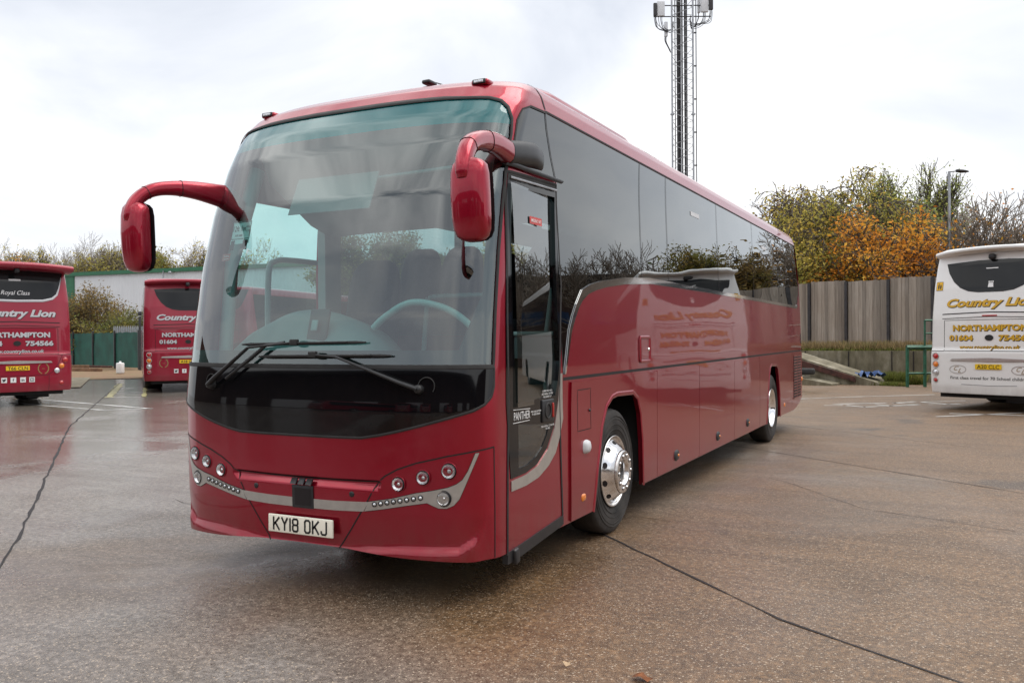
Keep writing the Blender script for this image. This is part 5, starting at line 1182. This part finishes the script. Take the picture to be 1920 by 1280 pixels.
# ================================================================== trees
def build_tree(name, label, loc_, h, seed, kind, leafmat_, dens=1.0, leaf=.12, spread=1.0, group='autumn trees round the yard', bark='trunk_bark', base=.22, minr=.012):
    rg = random.Random(seed); e_ = empty(name, label, 'tree' if kind != 'shrub' else 'shrub', loc_, rg.uniform(0, 6), group)
    tr, br, lf = MB(), MB(), MB(); tips = []
    up = {'upright': .55, 'bare': .25, 'round': .16, 'shrub': .1, 'weep': .05}[kind]
    LV = 5 if kind != 'shrub' else 4
    def grow(p, d, L, r_, lv):
        seg = 4 if lv < 3 else 3; P = [p.copy()]; rr = [r_]
        for i in range(seg):
            d = (d + Vector((rg.gauss(0, .13), rg.gauss(0, .13), rg.gauss(0, .08) + up * .25 * (1 if lv else 0))) * (1.3 if lv else .5)).normalized()
            if kind == 'weep' and lv >= 4: d = (d + Vector((0, 0, -.35))).normalized()
            p = p + d * L / seg; P.append(p.copy()); rr.append(r_ * (1 - .55 * (i + 1) / seg))
            if lv >= 3: tips.append((p.copy(), d.copy(), lv))
            if lv < LV and (i >= 1 or (lv and i >= 0)):
                nb = 1 if lv < 2 else (1 if rg.random() < .75 else 2)
                if kind in ('bare', 'upright') and lv >= 2: nb = 1 if rg.random() < .75 else 2
                if kind in ('round', 'weep') and lv == LV - 1 and rg.random() < .35: nb = 0
                for _ in range(nb):
                    ang = rg.uniform(.45, 1.0) * (.62 if kind == 'upright' else 1) * (spread if lv < 2 else 1); az = rg.uniform(0, 2 * PI)
                    a = d.orthogonal().normalized(); b_ = d.cross(a); nd = (d * math.cos(ang) + (a * math.cos(az) + b_ * math.sin(az)) * math.sin(ang)).normalized()
                    grow(p, nd, L * rg.uniform(.58, .82), rr[-1] * .62, lv + 1)
        if lv < LV: grow(p, d, L * .7, rr[-1] * .9, lv + 1)
        (tr if lv < 2 else br).tube(P, [max(q_, minr * (1 if lv > 2 else 1.3)) for q_ in rr], 6 if lv < 2 else 3, False)
    L0 = h * base * (1.15 if kind != 'shrub' else .8)
    if kind == 'shrub':
        for k_ in range(6):
            a = 2 * PI * k_ / 6 + rg.random(); grow(Vector((.25 * math.cos(a), .25 * math.sin(a), 0)), Vector((math.cos(a) * .6, math.sin(a) * .6, 1)).normalized(), h * .42, .035 * h / 3, 1)
    else: grow(Vector((0, 0, -.1)), Vector((0, 0, 1)), L0, h * .018, 0)
    zmax = max(t[0].z for t in tips); k_ = h / zmax
    for mb_ in (tr, br): mb_.v = [(x * k_, y * k_, z * k_) for x, y, z in mb_.v]
    if dens > 0:
        vs = lf.v; n_ = 0
        tips2 = [t for t in tips if t[0].z * k_ > h * .12]
        per = dens
        for (p, d, lv) in tips2:
            m_ = int(per) + (1 if rg.random() < per % 1 else 0)
            if m_ == 0: continue
            for _ in range(m_):
                c_ = p * k_ + Vector((rg.gauss(0, .22), rg.gauss(0, .22), rg.gauss(0, .18) - (.25 * rg.random() if kind == 'weep' else 0)))
                s = leaf * rg.uniform(.6, 1.35); a = Vector((rg.gauss(0, 1), rg.gauss(0, 1), rg.gauss(0, .7))).normalized(); b_ = a.orthogonal().normalized(); b_ = (b_ * math.cos(rg.random() * 6) + a.cross(b_) * math.sin(rg.random() * 6))
                b2 = len(lf.v); lf.v += [tuple(c_ - a * s), tuple(c_ + b_ * s * .45), tuple(c_ + a * s), tuple(c_ - b_ * s * .45)]; lf.f.append((b2, b2 + 1, b2 + 2, b2 + 3)); lf.smooth.append(False); lf.n += [None] * 4
    if tr.v: tr.build('trunk', bark, e_)
    br.build('branches', bark if kind != 'bare' else 'twig_bark', e_)
    if lf.f: lf.build('crown', leafmat_, e_)
    return e_
T = build_tree
# trees hidden behind the large coach
for i, (px, dd, sd, kd, lm, dn) in enumerate(((860, 64, 70, 'round', 'leaf_darkgreen', 2.5), (980, 58, 71, 'round', 'leaf_willow', 2.2), (1110, 54, 72, 'upright', 'leaf_green', 1.6), (1230, 50, 73, 'round', 'leaf_willow', 2.2), (1350, 47, 74, 'round', 'leaf_orange', 1.6))):
    T('tree', ('green', 'olive', 'upright green', 'olive yellow', 'orange')[i] + ' tree standing hidden behind the large coach', at(px, dd), 8.0, sd, kd, lm, dn, .13)
# left skyline, beyond the warehouse
LT = 92; K_ = dict(minr=.010)
T('bare_tree', 'slender bare tree above the roof of the near red coach', at(22, LT), 12.2, 1, 'bare', 'leaf_yellow', .05, .15, **K_)
T('bare_tree', 'thin tree with sparse olive leaves left of the yellow tree', at(62, LT), 11.4, 2, 'upright', 'leaf_willow', .5, .13, **K_)
T('bare_tree', 'tall bare fan-shaped tree behind the yellow tree', at(112, LT + 6), 12.6, 3, 'bare', 'leaf_yellow', 0, .2, **K_)
T('yellow_tree', 'low yellow-leaved tree left of the hanging mirror', at(136, LT - 2), 10.6, 4, 'round', 'leaf_yellow', 1.8, .14, **K_)
T('bare_tree', 'bare tree with a few yellow leaves right of the yellow tree', at(178, LT), 11.8, 5, 'upright', 'leaf_yellow', .6, .13, **K_)
T('bare_tree', 'bare tree just left of the hanging mirror', at(222, LT), 12.6, 6, 'bare', 'leaf_yellow', 0, .2, **K_)
T('green_tree', 'dark green round tree just right of the hanging mirror', at(274, LT - 4), 10.8, 7, 'round', 'leaf_darkgreen', 3.6, .15, **K_)
T('bare_tree', 'wide bare tree between the dark green tree and the windscreen', at(345, LT), 12.6, 8, 'bare', 'leaf_willow', .2, .13, 1.2, **K_)
T('bare_tree', 'bare tree with thin green leaves seen through the driver window', at(400, LT), 11.8, 9, 'upright', 'leaf_darkgreen', .7, .14, **K_)
T('bare_tree', 'bare tree seen through the windscreen beside the driver window frame', at(470, LT), 12.2, 10, 'bare', 'leaf_willow', .3, .13, **K_)
T('bare_tree', 'bare tree at the far left edge with orange lower leaves', at(-10, LT - 4), 10.5, 11, 'round', 'leaf_orange', .8, .13, **K_)
T('green_tree', 'green tree seen through the windscreen above the front seats', at(610, 62), 9.4, 12, 'round', 'leaf_darkgreen', 3.0, .13)
T('green_tree', 'bare-topped tree seen through the windscreen near its centre', at(740, 66), 10.4, 13, 'bare', 'leaf_darkgreen', .9, .13)
T('shrub', 'wide brownish green bush rising behind the green netting', at(163, 58), 5.4, 14, 'shrub', 'leaf_shrub', 4.0, .085, 1.3)
T('shrub', 'low green bush behind the palisade fence', at(228, 56), 3.6, 15, 'shrub', 'leaf_darkgreen', 3.5, .085, 1.3)
T('shrub', 'small bush between the near red coach and the tall bush', at(132, 57), 4.6, 16, 'shrub', 'leaf_shrub', 2.2, .085)

# ================================================================== right background
RA = at(1440, 31.5); RB = at(1985, 28.0); dR = (RB - RA); LR = dR.length; dR.normalize(); nR = Vector((-dR.y, dR.x, 0))
rw_ = empty('retaining_wall', 'low stained concrete retaining wall under the tall timber fence', 'wall', RA)
mb = MB(); q = dR * LR; mb.box(((q / 2 + nR * .15).x, (q / 2 + nR * .15).y, .53), (LR, .3, 1.06), rz=math.atan2(dR.y, dR.x)); mb.build('wall', 'concrete', rw_)
for px in (1505, 1590, 1672, 1712):
    t_ = (at(px, 30) - RA).dot(dR); q = dR * t_ - nR * .012; mb = MB(); mb.box((q.x, q.y, .53), (.03, .03, 1.04), rz=math.atan2(dR.y, dR.x)); mb.build('wall_joint', 'seam', rw_)
def strip(a, b_, w, z): return [(p_.x, p_.y) for p_ in (a, b_, b_ + nR * w, a + nR * w)]
o = gpoly('bank', [(q.x, q.y) for q in (RA + nR * .3, RB + nR * .3, RB + nR * 30, RA + nR * 30)], 1.08, 'gravel')
def tufts(name, a, b_, w, z, n_, h, mat, seed, lean=.3):
    rg = random.Random(seed); mb = MB(); d = b_ - a
    for i in range(n_):
        q = a + d * rg.random() + nR * rg.uniform(0, w); hh = h * rg.uniform(.4, 1.2); wd = rg.uniform(.012, .03); t1 = rg.uniform(0, PI); dx, dy = math.cos(t1) * wd, math.sin(t1) * wd; lx, ly = rg.gauss(0, lean) * hh, rg.gauss(0, lean) * hh
        b2 = len(mb.v); mb.v += [(q.x - dx, q.y - dy, z), (q.x + dx, q.y + dy, z), (q.x + lx, q.y + ly, z + hh)]; mb.f.append((b2, b2 + 1, b2 + 2)); mb.smooth.append(False); mb.n += [None] * 3
    o_ = mb.build(name, mat); o_['kind'] = 'stuff'; return o_
tufts('dry_grass', RA + nR * .2, RB + nR * .2, 1.6, 1.06, 9000, .34, 'dry_grass', 1)
tufts('grass', RA + nR * .1, RB + nR * .1, .5, 1.05, 3500, .13, 'grass', 2)
tufts('grass', at(1490, 29.9), at(1700, 27.2), .9, 0, 5000, .12, 'grass', 3)
tufts('grass', at(1660, 28.6), at(1735, 28.0), .9, 0, 3000, .38, 'grass', 4)
# tall close-boarded fence
GA = at(1480, 36.5); GB = at(2010, 29.2); dG = (GB - GA); LG = dG.length; dG.normalize(); nG = Vector((-dG.y, dG.x, 0)); gz0 = 1.1; GH = 2.62
tf = empty('timber_fence', 'tall weathered grey timber fence on top of the concrete wall', 'fence', GA)
pxs = [1480, 1519, 1588, 1667, 1750, 1840, 1925, 2010]
def on(px):  # where a column crosses the fence line
    best = min((abs(960 + FL * ((q - Vector((CX, CY, 0))).dot(Vector((math.cos(YAW), -math.sin(YAW), 0)))) / ((q - Vector((CX, CY, 0))).dot(Vector((math.sin(YAW), math.cos(YAW), 0)))) - px), t) for t in np.linspace(0, LG, 1500) for q in (GA + dG * float(t),)); return best[1]
ts = [on(px) for px in pxs]; rg = random.Random(8)
for i in range(len(ts) - 1):
    t0, t1 = ts[i] + .06, ts[i + 1] - .06; mb = MB(); n_ = int((t1 - t0) / .13)
    for k_ in range(n_):
        q = dG * (t0 + (t1 - t0) * (k_ + .5) / n_); wdt = (t1 - t0) / n_ * .97; hh = GH + rg.uniform(-.012, .012) + (.05 if i % 2 else 0)
        mb.box((q.x + nG.x * .012 * (k_ % 2), q.y + nG.y * .012 * (k_ % 2), gz0 + hh / 2), (wdt, .025, hh), rz=math.atan2(dG.y, dG.x))
    mb.build('board_panel', 'boards', tf)
for t_ in ts:
    q = dG * t_ - nG * .05; mb = MB(); mb.box((q.x, q.y, gz0 + 1.3), (.10, .12, 2.66), rz=math.atan2(dG.y, dG.x)); mb.build('post', 'dark_steel', tf)
# ramp, tarpaulin, green steel frame
Q0 = at(1470, 29.6); Q1 = at(1655, 27.6); dQ = (Q1 - Q0); LQ = dQ.length; dQ.normalize(); nQ = Vector((-dQ.y, dQ.x, 0))
rp = empty('loading_ramp', 'sloping concrete ramp with rusty steel side in front of the retaining wall', 'ramp', Q0)
def wedge(t0, t1, o0, o1, za, zb, zlow0=0, zlow1=0):
    P_ = []
    for t, o_, z in ((t0, o0, za), (t1, o0, zb), (t1, o1, zb), (t0, o1, za)): q = dQ * t + nQ * o_; P_.append((q.x, q.y, z))
    lo_ = [(x, y, (zlow0 if i in (0, 3) else zlow1)) for i, (x, y, z) in enumerate(P_)]
    return P_ + lo_, [(0, 1, 2, 3), (0, 4, 5, 1), (1, 5, 6, 2), (2, 6, 7, 3), (3, 7, 4, 0)]
mb = MB(); mb.add(*wedge(0, LQ, .2, 1.8, 1.0, .02)); mb.build('ramp_slab', 'concrete', rp)
mb = MB(); mb.add(*wedge(0, LQ * .72, .12, .198, .93, .26, .72, .10)); mb.build('side_beam', 'rust', rp)
mb = MB(); mb.add(*wedge(0, LQ * .58, -.75, .1, .36, .06)); mb.build('lower_slab', 'concrete', rp)
rg = random.Random(4); mb = MB(); n_ = 9
vs = [((i / (n_ - 1) - .5) * .85, (j / 5 - .5) * .6, .10 + .22 * abs(math.sin(i * 1.5 + j)) * rg.uniform(.5, 1.2)) for i in range(n_) for j in range(6)]
mb.add(vs, [(i * 6 + j, (i + 1) * 6 + j, (i + 1) * 6 + j + 1, i * 6 + j + 1) for i in range(n_ - 1) for j in range(5)]); o = mb.build('tarpaulin', 'blue_tarp'); q = at(1633, 28.6); o.location = (q.x, q.y, .12); o.rotation_euler = (0, 0, .4); tag(o, 'crumpled bright blue tarpaulin lying on the concrete ramp', 'tarpaulin')
mb = MB(); mb.bbox((0, 0, .1), (.5, .4, .2), .06); o = mb.build('dark_bag', 'rubber'); q = at(1512, 28.8); o.location = (q.x, q.y, .33); tag(o, 'dark bundle on the ramp beside the rear corner of the large coach', 'bundle')
gf = empty('steel_frame', 'green painted steel platform frame left of the white coach', 'frame', at(1702, 27.0))
O_ = at(1702, 27.0)
def bar(px0, z0, px1, z1, w=.07, dd=27.0, nm='bar', mt='green_steel'):
    a, b_ = at(px0, dd) - O_, at(px1, dd) - O_; mb = MB(); mb.tube([(a.x, a.y, z0), (b_.x, b_.y, z1)], w / 2 * 1.2, 4, True, False); return mb.build(nm, mt, gf)
bar(1701, 0, 1701, 1.2, .08, nm='upright'); bar(1734, 0, 1734, 1.2, .08, nm='upright'); bar(1700, 1.22, 1790, 1.22, .12, nm='top_beam'); bar(1700, .42, 1790, .42, .06, nm='rail'); bar(1734, 1.2, 1734, 2.05, .05, nm='handrail_post'); bar(1734, 2.05, 1790, 2.05, .05, nm='handrail'); bar(1734, 1.65, 1790, 1.65, .04, nm='handrail')
# street lamp
sl = empty('street_lamp', 'tall galvanised street lamp rising above the autumn trees', 'street lamp', at(1781, 41.5))
mb = MB(); mb.tube([(0, 0, 0), (0, 0, 2), (0, 0, 2.05), (0, 0, 9.3)], [.11, .11, .08, .06], 10); mb.build('pole', 'galvanised', sl)
ax = Vector((math.cos(YAW), -math.sin(YAW), 0)); mb = MB(); mb.tube([Vector((0, 0, 9.27)), ax * .35 + Vector((0, 0, 9.32))], .035, 8); mb.build('bracket', 'galvanised', sl)
mb = MB(); rings = []
for t, w_, h_ in ((0, .05, .04), (.1, .12, .07), (.5, .16, .07), (.85, .12, .05), (1, .05, .02)):
    c_ = ax * (.3 + .62 * t) + Vector((0, 0, 9.33 - .05 * t)); rings.append(ring_sec(c_, Vector((ax.y, -ax.x, 0)), Vector((0, 0, 1)), w_, h_, 12))
loft(mb, rings); mb.build('lamp_head', 'dark_steel', sl)
# autumn trees
T('willow', 'large dense willow with olive yellow leaves right behind the large coach', at(1527, 41), 8.7, 31, 'weep', 'leaf_willow', 2.1, .085, 1.2)
T('willow', 'olive tree in front of the tall poplars above the fence', at(1602, 43), 9.6, 32, 'weep', 'leaf_willow', 1.7, .085, .8)
T('willow', 'lower olive green tree against the roof end of the large coach', at(1474, 40), 7.4, 33, 'round', 'leaf_willow', 2.8, .08, 1.0)
T('green_tree', 'dark green bushy tree directly behind the rear corner of the large coach', at(1548, 39), 5.6, 38, 'round', 'leaf_willow', 4.5, .08, 1.1)
T('brown_tree', 'thin tree with dark brown leaves poking above the coach roof', at(1436, 47), 9.6, 34, 'round', 'leaf_brown', .9, .10, .8)
T('poplar', 'upright green tree with a forked dark trunk behind the orange tree', at(1650, 47), 10.2, 35, 'upright', 'leaf_green', 1.6, .08, .8)
T('poplar', 'tallest loose green tree just left of the street lamp', at(1722, 49), 11.4, 36, 'upright', 'leaf_green', 1.2, .075, .7)
T('orange_tree', 'orange-leaved tree rising behind the timber fence', at(1690, 37.5), 7.3, 37, 'round', 'leaf_orange', 1.7, .085, 1.15)
T('orange_tree', 'sparse rust-orange tree behind the fence between lamp and white coach', at(1772, 38), 5.8, 39, 'round', 'leaf_orange', .5, .08, 1.2)
T('bare_tree', 'bare tree with golden leaves right of the street lamp', at(1812, 44), 7.8, 40, 'round', 'leaf_orange', .5, .08)
T('bare_tree', 'broad bare tree above the white coach', at(1868, 42), 8.2, 41, 'bare', 'leaf_orange', .06, .08, 1.3, minr=.011)
T('bare_tree', 'bare tree cut by the right edge of the photo', at(1938, 40), 8.2, 42, 'bare', 'leaf_orange', .1, .08, 1.3, minr=.011)
T('yellow_tree', 'small golden tree behind the orange tree', at(1596, 45), 6.4, 43, 'round', 'leaf_yellow', 1.6, .075)
# bushes and trees mirrored in the side glass, right of the frame
for px, dd, hh, sd, kd, lm, dn, lb in ((2090, 36, 7.0, 51, 'round', 'leaf_darkgreen', 3.2, 'green tree beyond the right edge mirrored in the rear side windows'), 
                                       (2000, 37, 6.6, 53, 'round', 'leaf_shrub', 3.0, 'brownish tree behind the white coach'), (2330, 33, 7.6, 54, 'bare', 'leaf_orange', 0, 'spreading bare tree mirrored above the dark building in the side windows')):
    T('bare_tree' if kd == 'bare' else 'green_tree', lb, at(px, dd), hh, sd, kd, lm, dn, .08, minr=.011)
# dark brick building, mirrored in the side windows
bo = at(2550, 40); bl = empty('office_building', 'dark brick building with blue windows mirrored in the front side windows', 'building', bo, -.75)
mb = MB(); mb.box((6, 5, 3), (24, 10, 6)); mb.build('wall', 'brick_dark', bl)
mb = MB(); mb.box((6, 5, 6.35), (25, 11, .7)); mb.build('roof', 'roof_dark', bl)
for k_ in range(7):
    mb = MB(); mb.box((-4.2 + 3.2 * k_, -.03, 3.6), (1.8, .08, 1.1)); w = mb.build('window', 'pane_blue', bl)
    mb = MB(); mb.box((-4.2 + 3.2 * k_, -.06, 3.6), (.06, .1, 1.1)); mb.build('mullion', 'galvanised', w)
# lattice phone mast
mo = at(1281, 72); ms = empty('phone_mast', 'tall grey lattice phone mast with antennas behind the large coach', 'mast', mo, -YAW)
W0 = .86; HM = 34
legs = [(-W0, -.35), (W0, -.35), (0.12, 1.15)]
for i, (x, y) in enumerate(legs):
    mb = MB(); mb.tube([(x, y, 0), (x, y, HM)], .075, 8); mb.build('leg', 'galvanised', ms)
step = 1.32; mb = MB(); n_ = int(HM / step)
for k_ in range(n_):
    z = k_ * step
    for i in range(3):
        (x0, y0), (x1, y1) = legs[i], legs[(i + 1) % 3]; xm, ym = (x0 + x1) / 2, (y0 + y1) / 2
        mb.tube([(x0, y0, z), (x1, y1, z + step / 2)], .022, 4, False); mb.tube([(x1, y1, z + step / 2), (x0, y0, z + step)], .022, 4, False)
mb.build('bracing', 'galvanised', ms)
for i, (x, y, r_) in enumerate(((-.30, .1, .10), (-.14, .2, .08), (.04, .0, .06), (.30, .1, .09), (.46, .2, .05), (-.5, .2, .04))):
    mb = MB(); mb.tube([(x, y, 0), (x, y, HM)], r_, 6); mb.build('feeder_cable', 'dark_steel', ms)
mb = MB(); mb.tube([(1.12, -.3, 0), (1.12, -.3, HM)], .04, 6)
for k_ in range(12): mb.box((1.05, -.3, 2 + k_ * 2.7), (.22, .1, .1))
mb.build('riser_pole', 'dark_steel', ms)
for z in (19.6,):
    for x, y in legs[:2]: mb = MB(); mb.lathe([(.15, 0), (.15, .12)], (x, y, z), (0, 0, 1), 10); mb.box((x, y, z + .06), (.3, .2, .1)); mb.build('flange', 'galvanised', ms)
def antenna(x, y, z, w_, h_, dd=.25, mat='pale_panel', name='antenna'):
    mb = MB(); mb.bbox((x, y, z), (w_, dd, h_), .05); a_ = mb.build(name, mat, ms); rg = random.Random(int(x * 10))
    mb = MB()
    for k_ in range(4):
        x0 = x + rg.uniform(-.3, .3) * w_; P = [(x0, y, z - h_ / 2), (x0, y, z - h_ / 2 - rg.uniform(.3, .5)), ((x0 + .25 * -math.copysign(1, x)), y, z - h_ / 2 - rg.uniform(.8, 1.1)), (math.copysign(.55, x) + .3 * math.copysign(1, x), y + .1, z - h_ / 2 - rg.uniform(1.0, 1.3)), (math.copysign(.7, x), y + .1, z - h_ / 2 - .4)]
        mb.tube(spline(P, 4), .022, 4, False)
    mb.build('jumper_cable', 'dark_steel', a_); return a_
ZA = 28.3
antenna(-2.2, -.3, ZA - .1, .28, 1.05, mat='dark_steel'); antenna(-1.72, -.2, ZA, .62, 1.2); antenna(-1.28, .0, ZA - 1.6, .28, 1.2)
antenna(1.85, -.2, ZA + .5, .62, 1.6); antenna(2.35, -.3, ZA + .45, .34, 1.2, mat='dark_steel'); antenna(1.45, .1, ZA + .7, .22, 1.9)
mb = MB()
for z in (ZA - .6, ZA + .3):
    mb.tube([(-2.3, -.1, z), (2.4, -.1, z)], .045, 6)
mb.build('antenna_frame', 'dark_steel', ms)
